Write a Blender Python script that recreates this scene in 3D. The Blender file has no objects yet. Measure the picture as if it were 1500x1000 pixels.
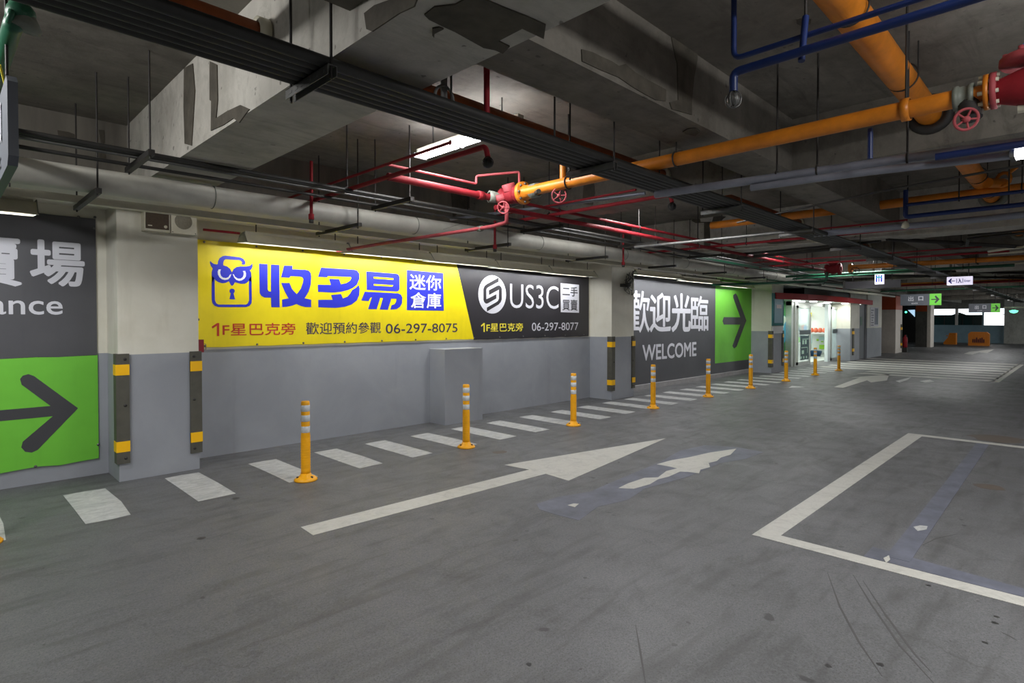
import bpy, math, random
from mathutils import Vector, Matrix
random.seed(7)
S = bpy.context.scene
COL = S.collection
# ------------------------------------------------------------------ camera
H = 1.52; FPX = 845.0; PITCH = math.radians(1.0); HOR = 468.0
YAW = math.atan((1593.0-750.0)/FPX)
FW = Vector((math.cos(YAW)*math.cos(PITCH), math.sin(YAW)*math.cos(PITCH), -math.sin(PITCH)))
RT = Vector((math.sin(YAW), -math.cos(YAW), 0))
UP = Vector((math.cos(YAW)*math.sin(PITCH), math.sin(YAW)*math.sin(PITCH), math.cos(PITCH)))
V0 = HOR + FPX*math.tan(PITCH)
cd = bpy.data.cameras.new('camera'); cam = bpy.data.objects.new('camera', cd); COL.objects.link(cam)
cam.matrix_world = Matrix(((RT.x, UP.x, -FW.x, 0), (RT.y, UP.y, -FW.y, 0), (RT.z, UP.z, -FW.z, H), (0, 0, 0, 1)))
cd.sensor_width = 36; cd.lens = FPX/1500*36; cd.shift_y = -(500-V0)/1500; cd.clip_end = 300; cd.clip_start = .05
S.camera = cam
S.view_settings.view_transform = 'Standard'; S.view_settings.look = 'None'
S.view_settings.gamma = 1; S.view_settings.use_curve_mapping = False
S.view_settings.exposure = 0.0
S.cycles.use_denoising = True
S.cycles.max_bounces = 8; S.cycles.diffuse_bounces = 5; S.cycles.sample_clamp_indirect = 4
# world: pale daylight outside the open end of the car park
w = bpy.data.worlds.new('daylight'); S.world = w; w.use_nodes = True
bg = w.node_tree.nodes['Background']; bg.inputs[0].default_value = (.85, .95, 1, 1); bg.inputs[1].default_value = 2.2

def P(u, v, **k):
    """world point seen at photograph pixel u,v that lies on the plane x=, y= or z="""
    x = (u-750)/FPX; y = (V0-v)/FPX
    d = FW + x*RT + y*UP
    if 'z' in k: t = (k['z']-H)/d.z
    elif 'x' in k: t = k['x']/d.x
    else: t = k['y']/d.y
    return Vector((t*d.x, t*d.y, H+t*d.z))

# ------------------------------------------------------------------ area lights (fluorescent battens of the garage, plus a far-end fill)
def area(name, loc, power, sx, sy, rot=(0, 0, 0), col=(1, .995, .985), spread=180):
    l = bpy.data.lights.new(name, 'AREA'); l.shape = 'RECTANGLE'; l.size = sx; l.size_y = sy; l.energy = power; l.color = col
    l.spread = math.radians(spread)
    o = bpy.data.objects.new(name, l); COL.objects.link(o); o.location = loc; o.rotation_euler = rot
    return o
for i, x in enumerate((-3.5, .6, 4.7, 8.8, 12.9, 17.0, 21, 26, 31)):      # battens over the lane beside and behind the camera
    area('lane_light', (x, -1.6, 2.8), 62 if x < 15 else 100, .12, 1.25)
for x in (-2.0, ):
    area('lane_light', (x+1.0, 3.4, 2.93), 40, .12, 1.25); area('lane_light', (x+1.05, 3.4, 2.93), 40, .10, 1.25, (0, math.radians(-75), 0))
area('far_end_fill', (44.5, -8.5, 1.7), 420, 6, 1.8, (math.radians(90), 0, 0), (.85, .97, 1))  # bluish fill added to brighten the far end; no opening is built here
area('lane_light', (2.2, -.75, 2.98), 26, 1.2, .1, (math.radians(60), 0, 0))
for x in (-1.2, 3.3, 7.6, 12.2):
    area('lane_light', (x, -6.0, 2.5), 60, .12, 1.25)

# ------------------------------------------------------------------ materials
def lin(c):
    c = c/255.0
    return c/12.92 if c <= .04045 else ((c+.055)/1.055)**2.4
def rgb(r, g, b): return (lin(r), lin(g), lin(b), 1)
MC = {}
def mat(name, col, rough=.6, metal=0, emit=0, ecol=None, noise=0, scale=8, bump=0, trans=0, alpha=1, spec=None, noise2=0, dirt=None):
    if name in MC: return MC[name]
    m = bpy.data.materials.new(name); m.use_nodes = True; nt = m.node_tree; b = nt.nodes['Principled BSDF']
    b.inputs['Base Color'].default_value = col; b.inputs['Roughness'].default_value = rough; b.inputs['Metallic'].default_value = metal
    if spec is not None: b.inputs['Specular IOR Level'].default_value = spec
    if emit:
        b.inputs['Emission Color'].default_value = ecol or col; b.inputs['Emission Strength'].default_value = emit
    if trans: b.inputs['Transmission Weight'].default_value = trans
    if alpha < 1: b.inputs['Alpha'].default_value = alpha
    if noise:
        tc = nt.nodes.new('ShaderNodeNewGeometry'); n = nt.nodes.new('ShaderNodeTexNoise'); n.inputs['Scale'].default_value = scale
        n.inputs['Detail'].default_value = 6; n.inputs['Roughness'].default_value = .65
        nt.links.new(tc.outputs['Position'], n.inputs['Vector'])
        r = nt.nodes.new('ShaderNodeMapRange'); r.inputs['From Min'].default_value = .3; r.inputs['From Max'].default_value = .7
        r.inputs['To Min'].default_value = 1-noise; r.inputs['To Max'].default_value = 1+noise*.6
        nt.links.new(n.outputs['Fac'], r.inputs['Value'])
        mx = nt.nodes.new('ShaderNodeVectorMath'); mx.operation = 'SCALE'; mx.inputs[0].default_value = col[:3]
        nt.links.new(r.outputs['Result'], mx.inputs['Scale']); nt.links.new(mx.outputs[0], b.inputs['Base Color'])
        if bump:
            bp = nt.nodes.new('ShaderNodeBump'); bp.inputs['Strength'].default_value = bump; bp.inputs['Distance'].default_value = .01
            nt.links.new(n.outputs['Fac'], bp.inputs['Height']); nt.links.new(bp.outputs['Normal'], b.inputs['Normal'])
    MC[name] = m; return m

class N:
    """tiny node builder"""
    def __init__(s, name, rough=.8):
        s.m = bpy.data.materials.new(name); s.m.use_nodes = True; s.t = s.m.node_tree; s.b = s.t.nodes['Principled BSDF']; s.b.inputs['Roughness'].default_value = rough
        g = s.t.nodes.new('ShaderNodeNewGeometry'); s.pos = g.outputs['Position']
    def link(s, a, b):
        if hasattr(a, 'links') or hasattr(a, 'is_output'): s.t.links.new(a, b)
        else: b.default_value = a
    def scaled(s, v):
        n = s.t.nodes.new('ShaderNodeVectorMath'); n.operation = 'MULTIPLY'; s.t.links.new(s.pos, n.inputs[0]); n.inputs[1].default_value = v; return n.outputs[0]
    def noise(s, scale, detail=5, rough=.6, vec=None, dist=0):
        n = s.t.nodes.new('ShaderNodeTexNoise'); n.inputs['Scale'].default_value = scale; n.inputs['Detail'].default_value = detail; n.inputs['Roughness'].default_value = rough
        n.inputs['Distortion'].default_value = dist
        s.t.links.new(vec or s.pos, n.inputs['Vector']); return n.outputs['Fac']
    def ramp(s, v, a, b, c=0, d=1):
        n = s.t.nodes.new('ShaderNodeMapRange'); s.t.links.new(v, n.inputs['Value'])
        n.inputs['From Min'].default_value = a; n.inputs['From Max'].default_value = b; n.inputs['To Min'].default_value = c; n.inputs['To Max'].default_value = d
        return n.outputs['Result']
    def mix(s, f, a, b):
        n = s.t.nodes.new('ShaderNodeMix'); n.data_type = 'RGBA'; s.link(f, n.inputs[0]); s.link(a, n.inputs[6]); s.link(b, n.inputs[7]); return n.outputs[2]
    def z(s):
        n = s.t.nodes.new('ShaderNodeSeparateXYZ'); s.t.links.new(s.pos, n.inputs[0]); return n.outputs[2]
    def gt(s, v, t):
        n = s.t.nodes.new('ShaderNodeMath'); n.operation = 'GREATER_THAN'; s.link(v, n.inputs[0]); s.link(t, n.inputs[1]); return n.outputs[0]
    def done(s, col, bump=None, strength=.3, dist=.01):
        s.link(col, s.b.inputs['Base Color'])
        if bump is not None:
            n = s.t.nodes.new('ShaderNodeBump'); n.inputs['Strength'].default_value = strength; n.inputs['Distance'].default_value = dist
            s.t.links.new(bump, n.inputs['Height']); s.t.links.new(n.outputs['Normal'], s.b.inputs['Normal'])
        return s.m

def make_floor():
    s = N('worn_grey_floor', .55)
    big = s.noise(.45, 4, .6); mid = s.noise(2.6, 6, .7, dist=.6); fine = s.noise(60, 3, .7)
    c = s.mix(s.ramp(big, .35, .65), (.090, .0915, .096, 1), (.115, .117, .122, 1))
    c = s.mix(s.ramp(mid, .50, .72, 0, .65), c, (.058, .058, .059, 1))
    c = s.mix(s.ramp(fine, .35, .7, 0, .5), c, (.21, .21, .21, 1))
    gr = s.noise(120, 3, .7); c = s.mix(s.ramp(gr, .46, .66, 0, .85), c, (.045, .045, .045, 1))
    st = s.noise(3.0, 3, .5, vec=s.scaled((.5, 3.2, 1)), dist=.4)
    c = s.mix(s.ramp(st, .5, .7, 0, .6), c, (.055, .054, .053, 1))
    sp = s.noise(5.5, 2, .5)
    c = s.mix(s.ramp(sp, .72, .75, 0, .75), c, (.03, .029, .028, 1)); sq = s.noise(19, 2, .5); c = s.mix(s.ramp(sq, .74, .77, 0, .7), c, (.03, .029, .028, 1))
    v = s.t.nodes.new('ShaderNodeTexVoronoi'); v.feature = 'DISTANCE_TO_EDGE'; v.inputs['Scale'].default_value = .22
    wn = s.t.nodes.new('ShaderNodeTexNoise'); wn.inputs['Scale'].default_value = 2.5; wn.inputs['Detail'].default_value = 6; s.t.links.new(s.pos, wn.inputs['Vector'])
    ad = s.t.nodes.new('ShaderNodeVectorMath'); ad.operation = 'MULTIPLY_ADD'; s.t.links.new(wn.outputs['Color'], ad.inputs[0]); ad.inputs[1].default_value = (.9, .9, 0); s.t.links.new(s.pos, ad.inputs[2])
    s.t.links.new(ad.outputs[0], v.inputs['Vector'])
    c = s.mix(s.ramp(v.outputs['Distance'], .0006, .002, .35, 0), c, (.05, .048, .045, 1))
    rr = s.ramp(mid, .3, .7, .42, .62); s.t.links.new(rr, s.b.inputs['Roughness'])
    return s.done(c, fine, .25, .004)
def make_concrete(name, a, b, c3):
    s = N(name, .85)
    n1 = s.noise(1.1, 6, .65, dist=.5); n2 = s.noise(7, 5, .7); n3 = s.noise(2.2, 5, .6, vec=s.scaled((1.6, 1.6, .25)))
    c = s.mix(s.ramp(n1, .35, .68), a, b)
    c = s.mix(s.ramp(n3, .52, .78, 0, .6), c, c3)
    c = s.mix(s.ramp(n2, .45, .8, 0, .4), c, tuple(min(1, x*1.35) for x in a[:3])+(1,))
    wv = s.noise(3.5, 6, .75, vec=s.scaled((.35, 1.6, 1)), dist=.8); c = s.mix(s.ramp(wv, .5, .72, 0, .55), c, tuple(x*.8 for x in c3[:3])+(1,))
    sp = s.noise(16, 2, .5); c = s.mix(s.ramp(sp, .70, .74, 0, .6), c, (.05, .047, .04, 1))
    return s.done(c, n2, .35, .01)
def make_wall():
    s = N('two_tone_painted_wall', .55)
    n1 = s.noise(1.3, 5, .6, dist=.4); n2 = s.noise(30, 3, .6); nv = s.noise(2, 5, .6, vec=s.scaled((2.2, 2.2, .35)))
    grey = s.mix(s.ramp(n1, .35, .7), (.265, .28, .31, 1), (.325, .34, .37, 1))
    grey = s.mix(s.ramp(nv, .6, .8, 0, .35), grey, (.18, .185, .20, 1))
    cream = s.mix(s.ramp(n1, .35, .7), (.60, .575, .48, 1), (.72, .70, .61, 1))
    cream = s.mix(s.ramp(nv, .58, .8, 0, .45), cream, (.42, .39, .30, 1))
    conc = s.mix(s.ramp(nv, .4, .7), (.20, .185, .155, 1), (.11, .10, .085, 1))
    zz = s.z()
    c = s.mix(s.gt(zz, 1.19), grey, cream); c = s.mix(s.gt(zz, 2.63), c, conc)
    return s.done(c, n2, .12, .003)
M_FLOOR = make_floor()
M_CONC = make_concrete('raw_concrete', (.225, .208, .178, 1), (.125, .114, .095, 1), (.068, .061, .049, 1))
M_CONCL = make_concrete('pale_concrete', (.50, .48, .43, 1), (.36, .34, .30, 1), (.24, .225, .19, 1))
M_WALL = make_wall()
M_PATCH = mat('mortar_patch', (.085, .075, .058, 1), .9, noise=.35, scale=9, bump=.4)
def make_paint():
    s = N('worn_white_road_paint', .5)
    n = s.noise(7, 6, .75, dist=.8); f = s.noise(40, 3, .7)
    c = s.mix(s.ramp(n, .48, .75, 0, .75), (.47, .46, .42, 1), (.27, .265, .245, 1))
    return s.done(s.mix(s.ramp(f, .4, .8, 0, .4), c, (.34, .335, .31, 1)), f, .2, .003)
def make_stripe():
    s = N('scuffed_stripe_paint', .5)
    n = s.noise(6, 6, .75, dist=1.0, vec=s.scaled((1, 2.2, 1))); f = s.noise(45, 3, .7)
    c = s.mix(s.ramp(n, .38, .66, 0, .85), (.50, .50, .485, 1), (.25, .255, .255, 1))
    return s.done(s.mix(s.ramp(f, .5, .8, 0, .4), c, (.25, .25, .24, 1)), f, .2, .003)
M_PAINT = make_paint(); M_STRIPE = make_stripe()
M_GREYP = mat('blue_grey_cover_paint', (.115, .122, .155, 1), .5, noise=.4, scale=4)
M_YEL = mat('yellow_plastic', rgb(245, 172, 10), .38, noise=.12, scale=14)
M_REFL = mat('silver_reflective_film', rgb(205, 210, 214), .25, noise=.18, scale=40)
M_BLACK = mat('black_rubber', (.078, .075, .058, 1), .6, noise=.2, scale=10)
M_YBAND = mat('yellow_reflective_band', rgb(250, 190, 5), .35)
M_DARKM = mat('dark_galvanised', (.034, .033, .031, 1), .5, .3, noise=.35, scale=5)
M_STEEL = mat('grey_steel', (.16, .16, .155, 1), .45, .5, noise=.3, scale=9)
M_ROD = mat('dark_threaded_rod', (.035, .032, .03, 1), .6, .3)
M_ORANGE = mat('orange_pipe_paint', rgb(218, 130, 32), .42, noise=.28, scale=5)
M_BROWN = mat('dusty_orange_pipe_paint', rgb(150, 74, 28), .6, noise=.35, scale=5)
M_RED = mat('red_pipe_paint', rgb(138, 34, 42), .62, spec=.22, noise=.22, scale=7)
M_REDL = mat('dusty_red_paint', rgb(172, 74, 80), .65, noise=.25, scale=9)
M_BLUE = mat('blue_pipe_paint', rgb(18, 42, 98), .4, noise=.2, scale=6)
M_BLUEL = mat('light_blue_hose', rgb(96, 118, 200), .35)
M_GREENP = mat('green_pipe_paint', rgb(30, 92, 66), .4, noise=.2, scale=6)
M_GREYPIPE = mat('grey_conduit', rgb(135, 138, 150), .35, .2, noise=.2, scale=5)
M_CUFF = mat('grey_coupling', rgb(125, 130, 120), .5, noise=.2, scale=12)
M_INSUL = mat('grey_white_pipe_paint', rgb(196, 194, 184), .45, noise=.22, scale=3)
M_CREAM = mat('cream_metal', rgb(205, 200, 180), .45, noise=.1, scale=9)
M_GREYBOX = mat('painted_grey_box', (.30, .315, .345, 1), .5, noise=.1, scale=3)
M_WHITE = mat('white_print', (.85, .85, .85, 1), .5)
M_TUBE = mat('lit_fluorescent_tube', (1, 1, 1, 1), .4, emit=9, ecol=(.92, .95, 1, 1))
M_TUBEB = mat('lit_batten_tube', (1, 1, 1, 1), .4, emit=34, ecol=(.93, .95, 1, 1))
M_DIM = mat('lit_reflector_lamp', (1, 1, 1, 1), .4, emit=3.2, ecol=(1, 1, .97, 1))
def banner_mat(name, col, sheen=.5):
    s = N(name, sheen)
    n = s.noise(2.0, 4, .6); ln = s.noise(18, 2, .5, vec=s.scaled((1, 1, .1))); lh = s.noise(18, 2, .5, vec=s.scaled((.1, .1, 1)))
    a = tuple(x*.90 for x in col[:3])+(1,); b = tuple(min(1, x*1.06) for x in col[:3])+(1,)
    c = s.mix(s.ramp(n, .3, .7), a, b)
    c = s.mix(s.ramp(ln, .55, .8, 0, .18), c, tuple(x*.7 for x in col[:3])+(1,))
    return s.done(c, lh, .15, .004)
M_BYEL = banner_mat('yellow_banner_print', rgb(240, 218, 10), .42)
M_BBLK = banner_mat('black_banner_print', rgb(44, 42, 46), .42)
M_BDRK = banner_mat('charcoal_banner_print', rgb(74, 74, 78), .5)
M_BGRN = banner_mat('green_banner_print', rgb(108, 190, 55), .5)
M_BLUEPR = mat('blue_print', rgb(38, 48, 190), .45)
M_REDPR = mat('red_print', rgb(190, 50, 30), .5)
M_NAVYPR = mat('dark_navy_print', rgb(48, 40, 72), .5)
M_YPR = mat('yellow_print', rgb(235, 220, 60), .5)
M_CHAR = mat('charcoal_print', rgb(60, 60, 64), .5)
M_SILV = mat('pale_silver_print', rgb(205, 205, 212), .5)
M_GLASS = mat('door_glass', (.75, .92, .9, 1), .05, alpha=.38, spec=.6)
M_ALU = mat('brushed_aluminium', rgb(190, 192, 186), .32, .6, noise=.1, scale=20)
M_DOOR = mat('grey_door_paint', rgb(92, 94, 98), .5)
M_CANOPY = mat('red_canopy_paint', rgb(178, 30, 34), .6, spec=.25)
M_REDBROWN = mat('red_brown_column_paint', rgb(165, 62, 22), .5, noise=.1)
M_TEALWALL = mat('blue_grey_wall_paint', rgb(130, 155, 165), .6, noise=.15, scale=2)
M_TEALG = mat('dark_teal_glass', rgb(18, 52, 52), .15, spec=.6)
M_LEAF = mat('tree_leaves', rgb(40, 80, 60), .7, noise=.5, scale=3)

# ------------------------------------------------------------------ mesh helpers
class MB:
    def __init__(s): s.v = []; s.f = []; s.sm = []
    def add(s, vs, fs, smooth=False):
        o = len(s.v); s.v += [tuple(v) for v in vs]; s.f += [tuple(i+o for i in f) for f in fs]; s.sm += [smooth]*len(fs); return s
    def box(s, x0, x1, y0, y1, z0, z1):
        vs = [(x, y, z) for z in (z0, z1) for y in (y0, y1) for x in (x0, x1)]
        return s.add(vs, [(0, 2, 3, 1), (4, 5, 7, 6), (0, 1, 5, 4), (2, 6, 7, 3), (0, 4, 6, 2), (1, 3, 7, 5)])
    def frame_for(s, d):
        d = Vector(d).normalized(); a = Vector((0, 0, 1)) if abs(d.z) < .9 else Vector((1, 0, 0))
        u = d.cross(a).normalized(); return u, u.cross(d).normalized()
    def tube(s, pts, r, n=12, caps=True):
        pts = [Vector(p) for p in pts]; rings = []; u = None
        for i, p in enumerate(pts):
            d = (pts[min(i+1, len(pts)-1)]-pts[max(i-1, 0)]).normalized()
            if i == 0: u, w_ = s.frame_for(d)
            else:
                u = (u-d*u.dot(d)); u = u.normalized() if u.length > 1e-5 else s.frame_for(d)[0]
            w_ = d.cross(u)
            k = 1.0
            if 0 < i < len(pts)-1:
                a = (pts[i]-pts[i-1]).normalized(); b = (pts[i+1]-pts[i]).normalized(); k = 1/max(.6, math.cos(a.angle(b)/2)) if a.length and b.length else 1
            rr = r[i] if isinstance(r, (list, tuple)) else r
            rings.append([p+u*math.cos(t)*rr+w_*math.sin(t)*rr for t in [2*math.pi*j/n for j in range(n)]])
        vs = [v for R in rings for v in R]; fs = []
        for i in range(len(rings)-1):
            for j in range(n): fs.append((i*n+j, i*n+(j+1) % n, (i+1)*n+(j+1) % n, (i+1)*n+j))
        s.add(vs, fs, True)
        if caps:
            s.add(rings[0], [tuple(reversed(range(n)))]); s.add(rings[-1], [tuple(range(n))])
        return s
    def bend(s, pts, r, n=12, rad=.06, k=4, caps=True):
        """tube with rounded corners"""
        pts = [Vector(p) for p in pts]; out = [pts[0]]
        for i in range(1, len(pts)-1):
            a = pts[i-1]-pts[i]; b = pts[i+1]-pts[i]; q = min(rad, a.length*.45, b.length*.45)
            A = pts[i]+a.normalized()*q; B = pts[i]+b.normalized()*q
            for j in range(k+1):
                t = j/k; out.append(A*(1-t)**2+pts[i]*2*t*(1-t)+B*t*t)
        out.append(pts[-1]); return s.tube(out, r, n, caps)
    def lathe(s, prof, c=(0, 0, 0), n=20, axis=(0, 0, 1)):
        u, w_ = s.frame_for(axis); ax = Vector(axis).normalized(); c = Vector(c); vs = []; fs = []
        for r, h in prof:
            for j in range(n):
                t = 2*math.pi*j/n; vs.append(c+ax*h+u*math.cos(t)*r+w_*math.sin(t)*r)
        for i in range(len(prof)-1):
            for j in range(n): fs.append((i*n+j, (i+1)*n+j, (i+1)*n+(j+1) % n, i*n+(j+1) % n))
        return s.add(vs, fs, True)
    def torus(s, c, R, r, axis, n=20, m=6, a0=0, a1=2*math.pi):
        u, w_ = s.frame_for(axis); c = Vector(c)
        full = abs(a1-a0-2*math.pi) < 1e-4
        pts = [c+u*math.cos(a0+(a1-a0)*j/n)*R+w_*math.sin(a0+(a1-a0)*j/n)*R for j in range(n+1)]
        return s.tube(pts, r, m, not full)
    def prism(s, poly, d):
        poly = [Vector(p) for p in poly]; n = len(poly); d = Vector(d)
        nrm = Vector((0, 0, 0))
        for i in range(n): nrm += poly[i].cross(poly[(i+1) % n])
        if nrm.dot(d) < 0: poly.reverse()
        vs = poly+[p+d for p in poly]
        fs = [tuple(reversed(range(n))), tuple(range(n, 2*n))]+[(i, (i+1) % n, n+(i+1) % n, n+i) for i in range(n)]
        return s.add(vs, fs)
    def build(s, name, m, parent=None):
        me = bpy.data.meshes.new(name); me.from_pydata(s.v, [], s.f); me.polygons.foreach_set('use_smooth', s.sm)
        me.materials.append(m); me.update()
        o = bpy.data.objects.new(name, me); COL.objects.link(o)
        if parent is not None:
            o.parent = parent
            if parent.type == 'EMPTY' or True:
                o.matrix_parent_inverse = Matrix.Translation(-world_loc(parent))
        return o
WL = {}
def world_loc(o):
    return WL.get(o.name, Vector((0, 0, 0)))
def empty(name, loc, label=None, cat=None, group=None, kind=None):
    o = bpy.data.objects.new(name, None); COL.objects.link(o); o.location = loc; o.empty_display_size = .1
    WL[o.name] = Vector(loc)
    tag(o, label, cat, group, kind); return o
def tag(o, label=None, cat=None, group=None, kind=None):
    if label: o['label'] = label
    if cat: o['category'] = cat
    if group: o['group'] = group
    if kind: o['kind'] = kind
    return o
def box(name, m, x0, x1, y0, y1, z0, z1, parent=None): return MB().box(x0, x1, y0, y1, z0, z1).build(name, m, parent)
def copy_tree(o, dloc, **k):
    """copy of a thing (built at world coords below an Empty) moved by dloc"""
    c = o.copy(); COL.objects.link(c); c.location = Vector(o.location)+Vector(dloc); WL[c.name] = c.location.copy()
    for a, b in k.items(): c[a] = b
    for ch in list(o.children):
        d = ch.copy(); COL.objects.link(d); mi = ch.matrix_parent_inverse.copy(); d.parent = c; d.matrix_parent_inverse = mi
        for g in list(ch.children):
            e = g.copy(); COL.objects.link(e); e.parent = d
    return c

# ================================================================== SETTING
floor = tag(box('floor', M_FLOOR, -8, 60, -10, 14, -.2, 0), kind='structure')
ZC, ZA, ZB = 3.195, 2.625, 2.76
ceiling = tag(box('ceiling', M_CONC, -8, 60, -10, 14, ZC, ZC+.3), kind='structure')
beams = {}
def beam(x0, x1, y0, y1, z, m=M_CONC): return box('beam', m, x0, x1, y0, y1, z, ZC+.01, ceiling)
for k in range(6):
    xa = 1.2+7.8*k; xb = 5.1+7.8*k
    beams['A%d' % k] = beam(xa, xa+.47, -10, 5.9, ZA, M_CONCL if k < 3 else M_CONC)
    beams['B%d' % k] = beam(xb, xb+.5, -10, 5.9, ZB)
beam(-6.6, -6.1, -10, 5.9, ZA)
for y0, y1 in ((1.77, 2.12), (-3.6, -3.2)): beams['L%d' % int(y0)] = box('beam', M_CONC, -8, 60, y0, y1, ZB+.003, ZC+.01, ceiling)
beams['P'] = box('beam', M_WALL, -8, 17.6, 5.9, 6.87, 2.60, ZC+.01, ceiling)
box('beam', M_CONC, 17.6, 60, 5.9, 6.87, 2.60, ZC+.01, ceiling)
wl = tag(box('wall_left', M_WALL, -8, 9.8, 6.87, 7.2, 0, ZC), kind='structure')
box('pier', M_WALL, 5.17, 5.90, 6.52, 6.88, 0, 1.09, wl)
wl2 = tag(box('wall_left', M_WALL, 9.8, 17.6, 6.92, 7.2, 0, ZC), kind='structure')
bb = tag(box('baseboard_left', mat('pale_kerb', rgb(150, 148, 148), .7, noise=.15), 9.85, 16.8, 6.84, 6.93, 0, .10), kind='structure')
tag(box('wall_back', M_CONC, -8.3, -8, -10, 14, 0, ZC+.3), kind='structure')
tag(box('wall_right', M_CONC, -8, 60, -10.3, -10, 0, ZC+.3), kind='structure')

# mortar patches and stains with a shape of their own
def patch(parent, pts, d=(0, 0, -.006), m=M_PATCH, name='mortar_patch', **plane):
    return MB().prism([P(u, v, **plane) for u, v in pts], d).build(name, m, parent)
def z1(pts, ox, oy, s): return [(ox+x*s, oy+y*s) for x, y in pts]
b0 = beams['A0']
patch(b0, z1([(812, 300), (850, 280), (860, 400), (850, 560), (845, 640), (815, 632), (810, 470)], 0, 0, 1/3), (-.006, 0, 0), x=1.2)
patch(b0, z1([(925, 270), (957, 285), (960, 440), (953, 520), (1000, 490), (1060, 462), (1100, 480), (1080, 505), (1055, 540), (1030, 520), (985, 550), (930, 575), (932, 445), (925, 440)], 0, 0, 1/3), (-.006, 0, 0), x=1.2)
patch(b0, z1([(405, 60), (450, 25), (520, 0), (640, -10), (625, 30), (560, 60), (500, 100), (440, 140), (415, 130)], 400, 0, 1/3), (-.006, 0, 0), x=1.2)
patch(b0, z1([(430, 120), (520, 50), (700, 30), (860, -60), (1000, 0), (1140, 60), (1320, 130), (1497, 210), (1480, 330), (1290, 240), (1080, 350), (1180, 400), (1120, 460), (1050, 430), (950, 410), (700, 270), (590, 220), (470, 160)], 550, 0, 1/6), z=ZA)
patch(b0, z1([(500, 240), (560, 230), (600, 245), (520, 285), (515, 320), (500, 300)], 550, 0, 1/6), z=ZA)
b1 = beams['L1']
patch(b1, z1([(425, 435), (520, 460), (600, 500), (690, 540), (750, 580), (810, 565), (900, 640), (1000, 700), (1170, 790), (1165, 890), (1080, 880), (1000, 840), (880, 770), (750, 680), (600, 620), (430, 540)], 780, 0, 1/6), (0, -.006, 0), y=1.77)
patch(b1, z1([(1215, 330), (1300, 350), (1440, 430), (1445, 520), (1415, 680), (1395, 890), (1395, 1010), (1220, 960), (1200, 900), (1275, 880), (1268, 560), (1250, 500)], 780, 0, 1/6), (0, -.006, 0), y=1.77)
patch(b1, z1([(1080, 255), (1120, 230), (1200, 225), (1230, 255), (1190, 290), (1110, 272)], 820, 150, 1/6), z=ZB)
b2 = beams['B0']
patch(b2, z1([(905, 150), (960, 160), (955, 500), (945, 600), (895, 570), (905, 350)], 1000, 150, 1/6), (-.006, 0, 0), x=5.1)
patch(b2, z1([(215, 690), (300, 700), (310, 800), (290, 905), (200, 890)], 820, 150, 1/6), (-.006, 0, 0), x=5.1)
patch(beams['A1'], z1([(900, 225), (960, 190), (1130, 165), (1250, 185), (1180, 240), (1085, 250), (1095, 490), (1030, 495), (1030, 245), (950, 250)], 880, 290, 1/6.8), (-.006, 0, 0), x=9.0)
patch(beams['A1'], z1([(985, 180), (1130, 165), (1110, 235), (1000, 238)], 880, 290, 1/6.8), (-.012, 0, 0), m=M_CONCL, x=9.0)
patch(beams['A1'], z1([(280, 240), (340, 205), (640, 185), (700, 215), (500, 240), (330, 255)], 1080, 320, 1/6.8), (-.006, 0, 0), x=9.0)
patch(beams['B1'], z1([(1000, 590), (1200, 545), (1270, 590), (1240, 635), (1180, 600)], 880, 290, 1/6.8), (-.006, 0, 0), x=12.9)
patch(beams['P'], z1([(505, 185), (600, 200), (655, 220), (650, 325), (580, 320), (520, 295)], 0, 160, 1/6), (0, -.006, 0), y=5.9)
patch(beams['P'], z1([(865, 180), (915, 185), (915, 300), (925, 380), (940, 470), (870, 460), (870, 380), (890, 300)], 0, 160, 1/6), (0, -.006, 0), y=5.9)
patch(beams['P'], z1([(360, 700), (470, 690), (580, 740), (570, 860), (440, 890), (380, 960)], 600, 160, 1/6), (0, -.006, 0), y=5.9)
patch(ceiling, z1([(1372, 100), (1410, 92), (1455, 98), (1450, 128), (1395, 135), (1375, 125)], 800, 0, .267), z=ZC)
patch(beams['B0'], z1([(620, 710), (760, 705), (1020, 685), (900, 715), (780, 745), (700, 748)], 1000, 150, 1/6), z=ZB)
# small corner pipes next to beam on perimeter face
# ------------------------------------------------------------------ columns with corner guards
def corner_guard(parent, x, y, sx, z0=.17, z1_=1.2, th=.022, wd=.085):
    def L(m, a, b, t, nm, pa):
        q = MB()
        q.box(min(x-sx*t, x+sx*wd), max(x-sx*t, x+sx*wd), y-t, y+.001, a, b)
        q.box(min(x-sx*t, x+sx*.001), max(x-sx*t, x+sx*.001), y+.001, y+wd, a, b)
        return q.build(nm, m, pa)
    g = L(M_BLACK, z0, z1_, th, 'corner_guard', parent)
    WL[g.name] = Vector((0, 0, 0))
    for a in (z1_-.20, z0+.11):
        L(M_YBAND, a, a+.10, th+.003, 'reflective_band', g)
    for zz in (z1_-.05, (z0+z1_)/2+.03, z0+.05):
        MB().lathe([(0, .006), (.012, .006), (.014, 0)], (x+sx*.05, y-th, zz), 8, (0, -1, 0)).build('screw_head', M_ROD, g)
def column(x0, x1, y0, y1, label, guards=True, m=M_WALL, top=2.61):
    c = empty('column', (x0, y0, 0), label, 'column', 'painted concrete columns along the wall')
    box('shaft', m, x0, x1, y0, y1, 0, top, c)
    if guards:
        corner_guard(c, x0, y0, 1); corner_guard(c, x1, y0, -1)
    return c
# parts below an Empty keep world coordinates through matrix_parent_inverse
col1 = column(1.21, 1.90, 6.40, 6.88, 'cream and grey concrete column with two speakers near its top')
col2 = column(9.04, 9.79, 6.36, 6.93, 'cream and grey concrete column between black banner and welcome mural')
col3 = column(16.75, 17.62, 6.33, 6.93, 'cream and grey concrete column left of the shop entrance, teal poster on it')

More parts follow.
